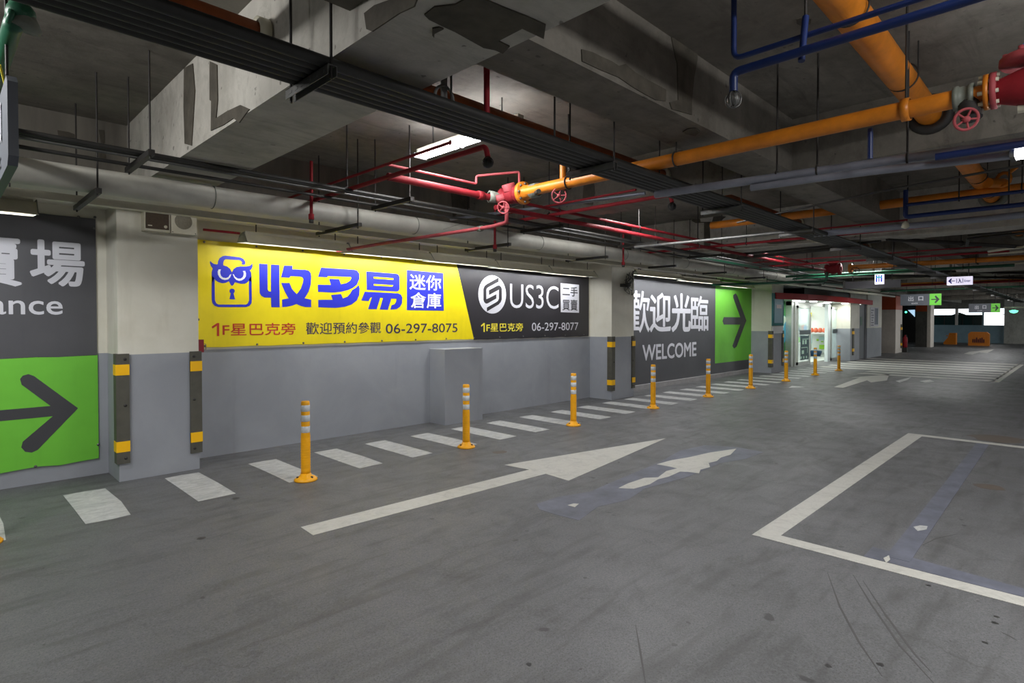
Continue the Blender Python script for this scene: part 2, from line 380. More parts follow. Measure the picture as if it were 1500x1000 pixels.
# ------------------------------------------------------------------ floor paint (all thin layers laid on the floor)
TH = .0025
def flat(name, pts, m, parent=floor, th=TH):
    return MB().prism([Vector((x, y, .0002)) for x, y in pts], (0, 0, th)).build(name, m, parent)
xs = [.05, .78, 1.55, 2.32, 3.05, 3.70, 4.38, 5.05, 5.72, 6.42, 7.16, 7.86]
while xs[-1] < 18.8: xs.append(xs[-1]+.71)
for x in xs:
    j = lambda a=.009: random.uniform(-a, a)
    flat('painted_stripe', [(x+j(), 5.25+j()), (x+.15, 5.25+j()), (x+.29+j(), 5.26+j()), (x+.3+j(), 5.7), (x+.29+j(), 6.24+j()), (x+.15, 6.25+j()), (x+j(), 6.24+j()), (x+j(), 5.8)], M_STRIPE)
# straight ahead arrow
flat('painted_arrow', [(1.88, 4.06), (1.87, 3.845), (4.24, 3.76), (4.21, 3.448), (6.6, 3.805), (4.2, 4.297), (4.238, 3.985)], M_PAINT)
# faded second arrow over a blue-grey cover coat
cov = [P(u, v, z=0) for u, v in z1([(565, 495), (640, 470), (760, 450), (900, 390), (1010, 345), (1090, 300), (1180, 280), (1300, 287), (1397, 305), (1330, 330), (1240, 345), (1120, 395), (960, 440), (900, 480), (790, 505), (720, 555), (640, 535), (575, 515)], 560, 540, .4)]
flat('cover_coat', [(p.x, p.y) for p in cov], M_GREYP, th=.0012)
def paint_px(pts, m=M_PAINT, name='paint_remnant', th=TH):
    flat(name, [(p.x, p.y) for p in (P(u, v, z=0) for u, v in pts)], m, th=th)
paint_px(z1([(865, 437), (900, 420), (960, 400), (1010, 398), (1040, 375), (1080, 365), (1050, 358), (1005, 350), (1060, 335), (1120, 325), (1200, 307), (1297, 293), (1275, 315), (1240, 325), (1225, 338), (1195, 345), (1200, 360), (1165, 370), (1160, 383), (1120, 378), (1090, 377), (1050, 395), (1010, 405), (980, 423), (920, 440)], 560, 540, .4))
paint_px(z1([(678, 500), (700, 494), (720, 495), (705, 507)], 560, 540, .4))
# parking bay
flat('bay_line', [(4.07, 1.59), (4.07, 1.51), (9.2, 1.51), (9.2, 1.59)], M_PAINT)
flat('bay_line', [(4.07, 1.585), (9.2, 1.585), (9.2, 1.68), (4.06, 1.66)], M_PAINT, th=.0024)
flat('bay_line', [(4.06, 1.6), (4.19, 1.6), (4.19, -3), (4.06, -3)], M_PAINT, th=.0028)
flat('bay_line', [(9.07, 1.52), (9.2, 1.52), (9.2, -3), (9.07, -3)], M_PAINT, th=.0028)
flat('faded_line', [(4.3, .90), (4.3, .77), (9.05, .83), (9.05, .95)], M_GREYP)
flat('cover_coat', [(4.2, 1.0), (4.2, .2), (4.2, -3), (4.36, -3), (4.33, .2), (4.42, 1.0)], M_GREYP, th=.0012)
paint_px(z1([(735, 795), (755, 785), (760, 800), (745, 812)], 1000, 500, .4), th=.0045)
paint_px(z1([(845, 680), (870, 675), (897, 678), (893, 690), (860, 695)], 1000, 500, .4), M_STRIPE, th=.004)
# hatched box further down the lane, boundaries and second arrow
for i, x in enumerate((18.35, 19.15, 20.0, 20.9, 21.9, 23.0, 24.2, 25.5)):
    flat('hatch_line', [(x, 4.6 if i < 2 else 6.1), (x+.42+.03*i, 4.5 if i < 2 else 6.1), (x+.42+.03*i, 1.6), (x, 1.6)], M_PAINT)
flat('hatch_border', [(18.2, 1.66), (26.0, 1.66), (26.0, 1.5), (18.2, 1.5)], M_PAINT)
paint_px([(1221, 567), (1259, 553), (1245, 553), (1303, 548), (1299, 557), (1276, 560), (1270, 557), (1235, 568)], name='painted_arrow')
paint_px([(1155, 568), (1179, 567), (1160, 565)], M_STRIPE)
paint_px([(1312, 558), (1335, 552), (1330, 556), (1318, 560)], M_STRIPE)
paint_px([(1347, 558), (1362, 556), (1369, 559), (1355, 560)], M_STRIPE)
paint_px([(1412, 518), (1420, 515), (1433, 514), (1456, 511.5), (1452, 514), (1446, 517), (1434, 516), (1424, 519)], name='painted_arrow')
M_SKID = mat('tyre_mark', (.062, .061, .060, 1), .6); M_OIL = mat('oil_stain', (.035, .034, .033, 1), .35); M_RUST = mat('rusty_stain', (.10, .078, .062, 1), .6)
def mark(pts, w, m=M_SKID):
    c = [P(u, v, z=0) for u, v in pts]; L = []; Rr = []
    for i, p in enumerate(c):
        d = (c[min(i+1, len(c)-1)]-c[max(i-1, 0)]).normalized(); n_ = Vector((-d.y, d.x, 0)); ww = w*(.3 if i in (0, len(c)-1) else 1)
        L.append((p.x+n_.x*ww, p.y+n_.y*ww)); Rr.append((p.x-n_.x*ww, p.y-n_.y*ww))
    flat('tyre_mark', L+Rr[::-1], m, th=.0006)
for pts in ([(1212, 838), (1230, 888), (1258, 940), (1292, 990)], [(1250, 842), (1275, 883), (1318, 945), (1372, 1005)], [(1264, 850), (1297, 900), (1340, 958), (1365, 985)], [(931, 915), (938, 955), (947, 1010)], [(1352, 798), (1372, 788), (1402, 782)], [(1466, 925), (1480, 932), (1490, 938)]): mark(pts, .005)
rs = random.Random(5)
def spot(u, v, r, m=M_OIL):
    p = P(u, v, z=0); flat('oil_spot', [(p.x+r*rs.uniform(.7, 1.15)*math.cos(t), p.y+r*rs.uniform(.7, 1.15)*math.sin(t)) for t in [k*math.pi/6 for k in range(12)]], m, th=.0006)
for u, v, r in ((1213, 975, .014), (1290, 973, .017), (988, 944, .016), (775, 973, .014), (1457, 912, .016), (1443, 941, .013), (857, 846, .012), (772, 777, .014), (1232, 800, .018), (1360, 857, .014), (936, 722, .016), (345, 730, .035), (295, 788, .03), (1412, 769, .015), (1460, 903, .012), (889, 707, .014), (1135, 703, .03), (1150, 705, .02)): spot(u, v, r)
for u, v, r in ((732, 662, .09), (1452, 713, .12), (1460, 642, .3)): spot(u, v, r, M_RUST)

# ================================================================== THINGS
# ------------------------------------------------------------------ bollards
def bollard(x, y):
    o = empty('bollard', (x, y, 0), 'x', 'bollard', 'yellow delineator bollards in a row along the wall')
    q = MB(); q.lathe([(0, 0), (.105, 0), (.107, .012), (.085, .032), (.055, .045), (.046, .07), (0, .07)], (x, y, 0), 24); q.build('base', M_YEL, o)
    prof = [(.0, .06), (.045, .06), (.044, .10)]
    h = .11
    while h < .42:
        prof += [(.0445, h), (.042, h+.008), (.0445, h+.016)]; h += .024
    prof += [(.040, .45), (.040, .735), (.036, .75), (0, .752)]
    q = MB(); q.lathe(prof, (x, y, 0), 24); q.build('post', M_YEL, o)
    for z in (.455, .56, .655):
        MB().lathe([(.0402, z), (.0415, z+.001), (.0415, z+.059), (.0402, z+.06)], (x, y, 0), 24).build('reflective_band', M_REFL, o)
    for a in range(3):
        t = a*2.09+.9; MB().lathe([(0, .044), (.011, .044), (.013, .028)], (x+.075*math.cos(t), y+.075*math.sin(t), 0), 8).build('anchor_bolt', M_ROD, o)
    return o
bx = [(.215, 5.27), (2.472, 5.226), (4.46, 5.219), (6.473, 5.211), (8.7, 5.26), (10.75, 5.27), (12.75, 5.26), (14.87, 5.26), (17.05, 5.27), (19.0, 5.22)]
wh = ['at the left edge of the picture, only its base rim in view', 'nearest one seen whole, below the yellow banner', 'standing in front of the grey wall pier', 'in front of the grey wall under the black banner',
      'just right of the second column, before the dark mural', 'in front of the word on the charcoal mural', 'in front of the green arrow panel edge', 'before the column with the teal poster', 'standing before the open shop door', 'farthest of the row, right of the shop door']
b0_ = bollard(*bx[0])
for i, (x, y) in enumerate(bx):
    o = b0_ if i == 0 else copy_tree(b0_, (x-bx[0][0], y-bx[0][1], 0))
    o['label'] = 'yellow bollard '+wh[i]

# ------------------------------------------------------------------ printed text
def text(name, body, parent, m, O, ex, ez, w, h, off=0, depth=.0015, spacing=1.0, bold=0):
    """flat lettering fitted to a w x h box whose lower left corner is O"""
    c = bpy.data.curves.new(name, 'FONT'); c.body = body; c.offset = off; c.space_character = spacing; c.resolution_u = 4
    t = bpy.data.objects.new(name, c); COL.objects.link(t); bpy.context.view_layer.update()
    me = bpy.data.meshes.new_from_object(t.evaluated_get(bpy.context.evaluated_depsgraph_get()))
    bpy.data.objects.remove(t); bpy.data.curves.remove(c)
    xs_ = [v.co.x for v in me.vertices]; ys_ = [v.co.y for v in me.vertices]
    ax, bx_, ay, by = min(xs_), max(xs_), min(ys_), max(ys_)
    ex = Vector(ex); ez = Vector(ez); O = Vector(O); nn = ex.cross(ez)
    for v in me.vertices:
        v.co = O+ex*((v.co.x-ax)/(bx_-ax)*w)+ez*((v.co.y-ay)/(by-ay)*h)+nn*depth
    if bold:                      # heavier, round-ended strokes: the outline repeated on a small circle
        co = [v.co.copy() for v in me.vertices]; pf = [tuple(p.vertices) for p in me.polygons]; nv = len(co); vs = list(co); fs = list(pf); B = bold*h
        for k in range(8):
            t = k*math.pi/4; dd = ex*math.cos(t)*B+ez*math.sin(t)*B+nn*(.00012*(k+1))
            vs += [c_+dd for c_ in co]; fs += [tuple(i+nv*(k+1) for i in f) for f in pf]
        me = bpy.data.meshes.new(name); me.from_pydata(vs, [], fs)
    me.materials.clear(); me.materials.append(m); me.name = name
    o = bpy.data.objects.new(name, me); COL.objects.link(o); o.parent = parent
    o.matrix_parent_inverse = Matrix.Translation(-world_loc(parent)); return o
YB = 6.852          # front of the banners
def wtext(body, parent, m, u0, vt, u1, vb, y=YB, off=0, name='lettering', at='l', depth=.002, bold=0):
    """lettering between photo columns u0..u1; height read at the left (l) or right (r) end"""
    u = u0 if at == 'l' else u1
    a = P(u0, vb, y=y); b = P(u1, vb, y=y); t = P(u, vt, y=y); l = P(u, vb, y=y)
    return text(name, body, parent, m, (a.x, y, l.z), (1, 0, 0), (0, 0, 1), b.x-a.x, t.z-l.z, off, depth, 1.0, bold)
def wpoly(pts, parent, m, y=YB, th=.002, name='logo'):
    return MB().prism([P(u, v, y=y) for u, v in pts], (0, -th, 0)).build(name, m, parent)
def panel(name, m, parent, x0, x1, z0, z1_, y=YB, th=.012, wav=.004, slant=None):
    """banner cloth: gently waving sheet with thickness; slant=(side,dx) leans one side"""
    nx = max(6, int((x1-x0)/.15)); nz = 6; vs = []; fs = []
    for lay in (0, 1):
        for i in range(nx+1):
            for k in range(nz+1):
                zz = z0+(z1_-z0)*k/nz; t = k/nz
                a, b = x0, x1
                if slant: a = x0+slant[0]*(1-t); b = x1+slant[1]*(1-t)
                x = a+(b-a)*i/nx
                edge = 1 if k in (0, nz) else 0
                zz += edge*wav*.8*math.sin(i*2.1)*(1 if k == 0 else .5)
                vs.append((x, y+lay*th, zz))
    st = (nx+1)*(nz+1)
    for i in range(nx):
        for k in range(nz):
            a = i*(nz+1)+k; fs.append((a, a+nz+1, a+nz+2, a+1)); fs.append((st+a, st+a+1, st+a+nz+2, st+a+nz+1))
    for k in range(nz):
        a = k; fs.append((a, a+1, st+a+1, st+a)); a = nx*(nz+1)+k; fs.append((a, st+a, st+a+1, a+1))
    for i in range(nx):
        a = i*(nz+1); fs.append((a, st+a, st+a+nz+1, a+nz+1)); a += nz; fs.append((a, a+nz+1, st+a+nz+1, st+a))
    return MB().add(vs, fs).build(name, m, parent)

# ---- yellow and black banner
bn = empty('banner', (1.95, YB, 1.2), 'yellow banner with blue owl padlock logo and black right end over grey wall', 'banner')
panel('yellow_panel', M_BYEL, bn, 1.93, 5.66, 1.215, 2.39, slant=(0, .36))
panel('black_panel', M_BBLK, bn, 5.66, 8.98, 1.20, 2.40, slant=(.36, 0))
def Zp(pts, ox, oy, s): return [(ox+x*s, oy+y*s) for x, y in pts]
s4 = 80/930
own = lambda p: Zp(p, 300, 370, s4)
wpoly(own([(118, 330), (135, 270), (105, 230), (88, 180), (90, 140), (115, 165), (150, 190), (200, 200), (220, 195), (225, 150), (250, 95), (300, 60), (345, 50), (600, 80), (655, 105), (685, 150), (690, 185), (675, 203), (650, 205), (622, 190), (640, 165), (610, 135), (580, 125), (350, 112), (325, 135), (312, 175), (315, 215), (380, 235), (430, 275), (460, 335), (490, 280), (540, 245), (600, 235), (700, 235), (760, 225), (790, 205), (810, 180), (812, 240), (790, 285), (765, 300), (790, 340), (795, 500), (745, 475), (725, 505), (680, 528), (620, 530), (560, 515), (515, 500), (490, 545), (463, 565), (440, 545), (410, 485), (360, 512), (300, 520), (230, 500), (190, 475), (165, 440), (118, 520)]), bn, M_BLUEPR)
wpoly(own([(118, 400), (118, 800), (130, 860), (170, 905), (230, 925), (700, 925), (760, 905), (795, 860), (800, 800), (795, 400), (750, 450), (755, 810), (735, 860), (700, 883), (230, 883), (195, 860), (172, 810), (165, 430)]), bn, M_BLUEPR)
wpoly(own([(275, 285), (235, 285), (218, 320), (222, 370), (250, 420), (290, 452), (340, 465), (395, 455), (430, 420), (450, 365), (425, 375), (400, 415), (360, 432), (310, 425), (275, 395), (260, 350), (262, 310)]), bn, M_WHITE, th=.004)
wpoly(own([(645, 312), (685, 310), (700, 350), (698, 400), (675, 440), (630, 470), (585, 480), (535, 462), (500, 425), (473, 365), (492, 368), (515, 410), (560, 440), (610, 440), (645, 415), (660, 375), (660, 335)]), bn, M_WHITE, th=.004)
wpoly(own([(466, 612), (495, 620), (512, 650), (500, 680), (488, 690), (515, 795), (420, 790), (442, 690), (425, 675), (420, 645), (435, 620)]), bn, M_BLUEPR)
a1 = 100/1111; g1 = lambda p: Zp(p, 370, 375, a1)
wpoly(g1([(105, 122), (242, 130), (245, 540), (260, 570), (298, 578), (298, 137), (433, 145), (440, 832), (302, 830), (300, 678), (190, 672), (140, 645), (115, 600)]), bn, M_BLUEPR, name='lettering')
wpoly(g1([(512, 155), (650, 158), (645, 215), (860, 222), (915, 240), (945, 275), (953, 330), (945, 460), (910, 580), (845, 685), (952, 710), (952, 830), (860, 828), (780, 808), (715, 778), (640, 805), (560, 822), (483, 830), (480, 705), (585, 688), (530, 590), (490, 500), (465, 435), (600, 435), (640, 535), (718, 620), (785, 530), (820, 430), (828, 375), (810, 345), (770, 332), (615, 325), (600, 352), (463, 345)]), bn, M_BLUEPR, name='lettering')
a2 = 145/1500; g2 = lambda p: Zp(p, 455, 380, a2)
wpoly(g2([(160, 122), (660, 155), (705, 170), (735, 215), (738, 290), (700, 380), (640, 430), (560, 465), (450, 490), (350, 500), (112, 490), (110, 380), (308, 385), (280, 292), (430, 298), (458, 375), (540, 358), (600, 320), (620, 280), (610, 264), (260, 250), (248, 270), (112, 262)]), bn, M_BLUEPR, name='lettering')
wpoly(g2([(115, 610), (335, 610), (310, 538), (460, 522), (488, 590), (560, 560), (600, 515), (632, 460), (690, 425), (728, 385), (742, 440), (735, 540), (700, 620), (620, 680), (520, 715), (380, 732), (117, 722)]), bn, M_BLUEPR, name='lettering')
wpoly(g2([(845, 180), (1290, 215), (1325, 225), (1345, 260), (1345, 450), (1330, 475), (1300, 485), (850, 460)]), bn, M_BLUEPR, name='lettering')
wpoly(g2([(950, 260), (1252, 282), (1252, 310), (955, 290)]), bn, M_BYEL, th=.004, name='lettering')
wpoly(g2([(955, 370), (1252, 388), (1235, 412), (955, 396)]), bn, M_BYEL, th=.004, name='lettering')
wpoly(g2([(820, 487), (1320, 512), (1365, 530), (1388, 575), (1385, 660), (1355, 715), (1300, 752), (1208, 758), (1228, 690), (1265, 680), (1295, 640), (1302, 595), (1222, 590), (1170, 762), (1047, 755), (1098, 585), (1055, 580), (1000, 752), (870, 750), (930, 572), (905, 578), (880, 628), (768, 620)]), bn, M_BLUEPR, name='lettering')
a3 = 70/875
wpoly([(596, 395.5), (649, 400), (650, 455), (596, 454)], bn, M_BLUEPR, name='blue_square')
wtext('迷你', bn, M_WHITE, 599.5, 401, 646, 424, off=.012, depth=.0045)
wtext('倉庫', bn, M_WHITE, 601, 427.5, 646, 451, off=.012, depth=.0045)
wtext('F星巴克旁', bn, M_REDPR, 326.0, 473, 433, 492, off=.008)
wpoly([(310, 478.32), (317.995, 473), (321.07, 473), (321.07, 492), (317.626, 492), (317.626, 476.8), (311.23, 480.98)], bn, M_REDPR, name='lettering')
wtext('歡迎預約參觀', bn, M_NAVYPR, 448, 472, 558, 490, off=.006)
wtext('06-297-8075', bn, M_NAVYPR, 565, 474, 670, 488.5, off=.004)
# US3C side
el = [(372/857*0+0, 0)]
s5 = 60/857; g5 = lambda p: Zp(p, 695, 395, s5)
wpoly(g5([(370+290*math.cos(t)-8*math.sin(t), 515+402*math.sin(t)+18*math.cos(t)) for t in [2*math.pi*i/40 for i in range(40)]]), bn, M_SILV)
wpoly(g5([(500, 165), (500, 250), (290, 362), (258, 385), (245, 420), (245, 615), (300, 592), (455, 512), (455, 600), (270, 705), (240, 708), (205, 680), (187, 630), (187, 400), (210, 340), (260, 300)]), bn, M_BBLK, th=.004)
wpoly(g5([(258, 872), (258, 790), (450, 680), (490, 650), (510, 600), (510, 415), (305, 525), (300, 430), (480, 332), (520, 328), (555, 360), (568, 400), (568, 620), (545, 680), (500, 728)]), bn, M_BBLK, th=.004)
wtext('US3C', bn, M_SILV, 747, 415, 818, 451, off=-.004)
wpoly([(821, 414.5), (848, 417), (848, 458), (821.5, 457)], bn, M_SILV, name='white_square')
wtext('二手', bn, M_CHAR, 823.5, 419, 846, 433.5, off=.02, depth=.0045)
wtext('買賣', bn, M_CHAR, 823.5, 438, 846, 454.5, off=.01, depth=.0045)
wtext('F星巴克旁', bn, M_YPR, 712.5, 473, 766, 486, off=.008)
wpoly([(704.5, 476.64), (708.4975, 473), (710.035, 473), (710.035, 486), (708.313, 486), (708.313, 475.6), (705.115, 478.46)], bn, M_YPR, name='lettering')
wtext('06-297-8077', bn, M_SILV, 779, 472.5, 847, 484.5, off=.0)
for i in range(13):
    x = 2.1+i*.56
    for z in (1.232, 2.37): MB().lathe([(0, .006), (.012, .005), (.013, 0)], (x, YB-.001, z), 8, (0, -1, 0)).build('grommet', M_STEEL, bn)

# ---- left banner
lb = empty('banner', (-2.2, YB, .15), 'charcoal and green entrance banner with arrow on the far left wall', 'banner')
panel('charcoal_panel', M_BDRK, lb, -2.2, 1.125, 1.17, 2.50)
panel('green_panel', M_BGRN, lb, -2.2, 1.128, .155, 1.172, wav=.012)
wtext('場', lb, M_SILV, 46, 357, 122.5, 419, off=.0, at='r', bold=.026)
p0 = P(44, 400, y=YB).x; p1 = P(124.5, 400, y=YB).x; cw = p1-p0
zz0, zz1 = P(124.5, 421, y=YB).z, P(124.5, 355, y=YB).z
text('lettering', '賣', lb, M_SILV, (p0-cw*1.16, YB, zz0), (1, 0, 0), (0, 0, 1), cw, zz1-zz0, 0, .002, 1.0, .026)
e0 = P(-16, 460, y=YB).x; e1 = P(91.5, 461, y=YB).x
ea = P(91.5, 460.5, y=YB).z; eb = P(91.5, 441.5, y=YB).z
text('lettering', 'ance', lb, M_SILV, (e0, YB, ea), (1, 0, 0), (0, 0, 1), e1-e0, eb-ea, .0, .002, 1.0, .02)
wpoly(Zp([(88, 165), (100, 150), (125, 143), (150, 152), (343, 293), (165, 476), (140, 488), (110, 484), (93, 465), (100, 440), (232, 328), (0, 350), (-600, 400), (-600, 345), (0, 302), (222, 283), (95, 190)], 0, 500, 1/3), lb, M_CHAR, name='arrow')
q = MB()
for u, v in ((115, 317.5), (139, 318), (138, 334), (144, 651), (52, 683)):
    p = P(u, v, y=YB); MB().lathe([(0, .006), (.012, .005), (.013, 0)], (p.x, YB-.001, p.z), 8, (0, -1, 0)).build('nail', M_STEEL, lb)

# ---- welcome mural (painted boards on the wall)
YM = 6.905
wm = empty('wall_sign', (9.8, YM, .1), 'large charcoal welcome mural with green arrow panel behind the bollards', 'sign')
box('charcoal_board', M_BDRK, 9.80, 14.46, YM, 6.921, .10, 2.58, wm)
box('charcoal_board', M_BDRK, 14.46, 16.80, YM, 6.921, .10, .37, wm)
box('green_board', M_BGRN, 14.46, 16.80, YM-.001, 6.921, .37, 2.58, wm)
for i, ch in enumerate('歡迎光臨'):
    u = [(917, 951), (952, 982), (984, 1011), (1012, 1037)][i]; vt = [425, 428.5, 430, 433][i]; vb = [487, 485.5, 485, 484.5][i]
    wtext(ch, wm, M_SILV, u[0], vt, u[1], vb, y=YM, depth=.004, bold=[.012, .02, .026, .014][i])
wtext('WELCOME', wm, M_SILV, 941, 505.5, 1019.5, 528, y=YM, depth=.004, bold=.03)
wpoly(Zp([(725, 300), (740, 290), (750, 305), (805, 455), (745, 615), (730, 625), (720, 610), (768, 480), (668, 480), (660, 458), (668, 435), (768, 435), (725, 315)], 900, 360, .24), wm, M_CHAR, y=YM-.001, th=.004, name='arrow')

# ------------------------------------------------------------------ wall-wash lamps
def wall_lamp(x0, x1, y, z, label, group='reflector lamps above the wall signs', power=14, tube=M_TUBE, k=1.4):
    o = empty('reflector_lamp', (x0, y, z), label, 'lamp', group)
    q = MB(); L = x1-x0
    prof = [(-.035, .0), (-.10, -.070), (-.104, -.067), (-.04, .006), (.04, .006), (.104, -.050), (.10, -.053), (.035, .0)]
    q.prism([Vector((x0, y+a*k, z+b*k)) for a, b in prof], (L, 0, 0)); q.build('reflector', M_CREAM, o)
    MB().box(x0+.02, x1-.02, y-.028*k, y+.028*k, z+.004, z+.04).build('gear_tray', M_CREAM, o)
    for a in (x0+.0, x1-.006): MB().prism([Vector((a, y+c_*k, z+d_*k)) for c_, d_ in ((-.035, .02), (-.104, -.067), (.104, -.05), (.035, .02))], (.006, 0, 0)).build('end_plate', M_CUFF, o)
    MB().tube([(x0+.03, y, z-.026*k), (x1-.03, y, z-.026*k)], .014, 10).build('tube', tube, o)
    for a in (x0+.15, x1-.15): MB().tube([(a, y, z+.04), (a, y, 2.60)], .006, 6).build('hanger', M_ROD, o)
    if power: area('lamp_light', ((x0+x1)/2, y, z-.045*k), power, L-.08, .02, (math.radians(22), 0, 0), (.97, .98, 1))
    return o
wall_lamp(-.70, .555, 5.6, 2.385, 'white reflector lamp over the charcoal banner at the left edge', power=24)
names = ['leftmost lamp over the yellow banner, with open end', 'lamp over the blue lettering of yellow banner', 'lamp over the blue square of yellow banner', 'lamp over the round logo of the black banner', 'rightmost lamp over the black banner, next to second column']
xa = P(357, 348, y=6.55); 
for i in range(5):
    wall_lamp(2.36+i*1.245, 2.36+i*1.245+1.24, 6.47, 2.435-.012*i, 'cream reflector '+names[i], power=[9, 12, 12, 11, 11][i])
names = ['lamp over the first mural characters', 'lamp over the last white mural characters', 'lamp over the green arrow board']
for i in range(3):
    wall_lamp(9.85+i*1.9, 9.85+i*1.9+1.85, 6.40, 2.48-.03*i, 'slim reflector '+names[i], power=[22, 17, 17][i], k=1.1)

# ------------------------------------------------------------------ ceiling battens (twin tubes)
def batten(x, y0, y1, z, label, power=45):
    o = empty('batten_lamp', (x, y0, z), label, 'lamp', 'fluorescent battens under the ceiling')
    MB().box(x-.03, x+.03, y0, y1, z, z+.05).build('housing', M_CREAM, o)
    for s in (-.045, .045):
        MB().tube([(x+s, y0+.02, z-.012), (x+s, y1-.02, z-.012)], .015, 10).build('tube', M_TUBEB, o)
    for a in (y0+.2, y1-.2): MB().tube([(x, a, z+.05), (x, a, ZC)], .006, 6).build('hanger_rod', M_STEEL, o)
    for a in (y0, y1-.02, (y0+y1)/2+.1): MB().box(x-.07, x+.07, a, a+.02, z-.032, z+.01).build('holder', M_STEEL, o)
    for s in (-.045, .045): area('batten_light', (x+s, (y0+y1)/2, z-.030), power/2, .024, y1-y0-.08)
    return o
batten(3.05, 2.95, 4.2, 2.97, 'bright twin-tube batten above the red pipe near the black cable run', 30)
batten(5.98, 3.05, 4.25, 2.95, 'twin-tube batten seen beyond the first downstand beam', 40)
batten(10.6, 3.2, 4.4, 2.92, 'twin-tube batten hidden behind distant pipes', 22)
batten(14.6, 3.2, 4.4, 2.92, 'twin-tube batten in front of the shop', 40)
batten(22.5, 2.8, 4.0, 2.92, 'twin-tube batten beyond the hatched box', 40)
batten(30.0, 2.8, 4.0, 2.92, 'twin-tube batten deep in the garage', 40)
batten(38.0, 2.8, 4.0, 2.92, 'twin-tube batten near the far exit', 70)
batten(44.5, 1.0, 2.2, 2.92, 'added out-of-view batten brightening the far wall', 150)  # extra batten added out of view to lift the far wall
batten(4.05, -.85, .30, 2.40, 'batten tube under the grey conduits at the right edge', 30)
# ------------------------------------------------------------------ pipework
def run(name, pts, r, m, label, cat='pipe', group=None, rods=(), rad=.07, n=14, clamp=None, couplings=(), rtop=None):
    """a pipe (mesh, top level) with its rods, clamps and couplings as parts; pts are world points"""
    o = MB().bend(pts, r, n, rad).build(name, m); tag(o, label, cat, group)
    if not rods and name == 'pipe' and .015 < r < .08:
        A, B = max(zip(pts, pts[1:]), key=lambda q_: (Vector(q_[1])-Vector(q_[0])).length); A = Vector(A); B = Vector(B); L_ = (B-A).length
        if L_ > 2.2 and min(A.z, B.z) > 2.3 and A.x < 26: rods = [tuple(A.lerp(B, (i+.5)/int(L_/1.5))) for i in range(int(L_/1.5))]
        rods = [q_ for q_ in rods if q_[1] < 5.85 and q_[2] < 2.9]
    for (x, y, z) in rods:
        top = rtop or (ZB if 1.77 < y < 2.12 else ZC)
        MB().tube([(x, y, z), (x, y, top)], .006, 6).build('hanger_rod', M_ROD, o)
        d = Vector(pts[1])-Vector(pts[0]); d.z = 0
        MB().torus((x, y, z), r+.006, .006, d, 16, 6).build('clamp', clamp or M_ROD, o)
    for c, d, L, m2 in couplings:
        c = Vector(c); d = Vector(d).normalized()
        MB().lathe([(r, -L/2), (r+.010, -L/2), (r+.010, L/2), (r, L/2)], c, 16, d).build('coupling', m2, o)
    return o
def valve_wheel(q, c, R, axis):
    q.torus(c, R, .007, axis, 22, 6); u, w_ = q.frame_for(axis); c = Vector(c)
    for k in range(5):
        t = k*2*math.pi/5; q.tube([c, c+(u*math.cos(t)+w_*math.sin(t))*R], .005, 6)
    q.lathe([(0, -.012), (.016, -.01), (.016, .01), (0, .012)], c, 10, axis)

# black cable run: six conduits on slotted channels
tr = empty('conduit_rack', (0, 2.28, 2.52), 'long dark rack of six parallel conduits crossing the ceiling from top left', 'conduit rack')
TY = lambda x: 2.155+.010*x
for k in range(6):
    y0 = .05*k
    MB().tube([(-7.5, TY(-7.5)+y0, 2.548), (46, TY(46)+y0, 2.548)], .0235, 12).build('conduit', M_DARKM, tr)
ch = None
X = -4.75
while X < 44:
    y = TY(X)
    q = MB()
    for sx in (0, 1): q.box(X+sx*.038, X+sx*.038+.003, y-.05, y+.33, 2.482, 2.523)
    q.box(X, X+.041, y-.05, y+.33, 2.520, 2.523)
    for j in range(6): q.box(X-.0015, X, y-.02+j*.058, y+.01+j*.058, 2.495, 2.508)
    q.build('slotted_channel', M_STEEL, tr)
    for yy in (y-.04, y+.32):
        MB().tube([(X+.02, yy, 2.47), (X+.02, yy, ZC if not (1.77 < yy < 2.12) else ZB)], .006, 6).build('hanger_rod', M_ROD, tr)
    X += 1.95
for u, v in ((836, 149), (683, 107), (988, 213), (1078, 255)):
    p = P(u, v, z=2.76); MB().tube([(p.x, p.y+.12, 2.56), (p.x, p.y+.12, ZC)], .006, 6).build('hanger_rod', M_ROD, tr)
# dusty orange pipe above it, sleeves where it passes the beams
yy = lambda x: 2.915+.012*x
dp = run('pipe', [(-7.5, yy(-7.5), 2.93), (46, yy(46), 2.945)], .058, M_BROWN, 'dusty orange pipe running above the dark conduit rack through the beams')
for x in (1.19, 5.09, 8.99, 12.89):
    MB().lathe([(.062, -.05), (.085, -.05), (.085, .0), (.062, .0)], (x, yy(x), 2.932), 20, (1, 0, 0)).build('sleeve', M_CREAM, dp)
# bracket strap with hook on the rack
q = MB(); p = P(651, 160, z=2.62); q.box(p.x-.02, p.x+.02, p.y, p.y+.006, 2.58, ZC); q.torus((p.x, p.y, 2.68), .06, .008, (0, 1, 0), 14, 6, 0, 4); tag(q.build('strap_bracket', M_STEEL), 'grey strap bracket with curved hook above the conduit rack', 'bracket')
q = MB(); p = P(713, 160, z=2.62); q.tube([(p.x, p.y, 2.6), (p.x, p.y, 2.80)], .016, 8); q.box(p.x-.018, p.x+.018, p.y-.004, p.y+.004, 2.80, 2.90)
tag(q.build('pipe_bracket', M_RED), 'short dark red stub with hanger eye above the conduit rack', 'bracket')

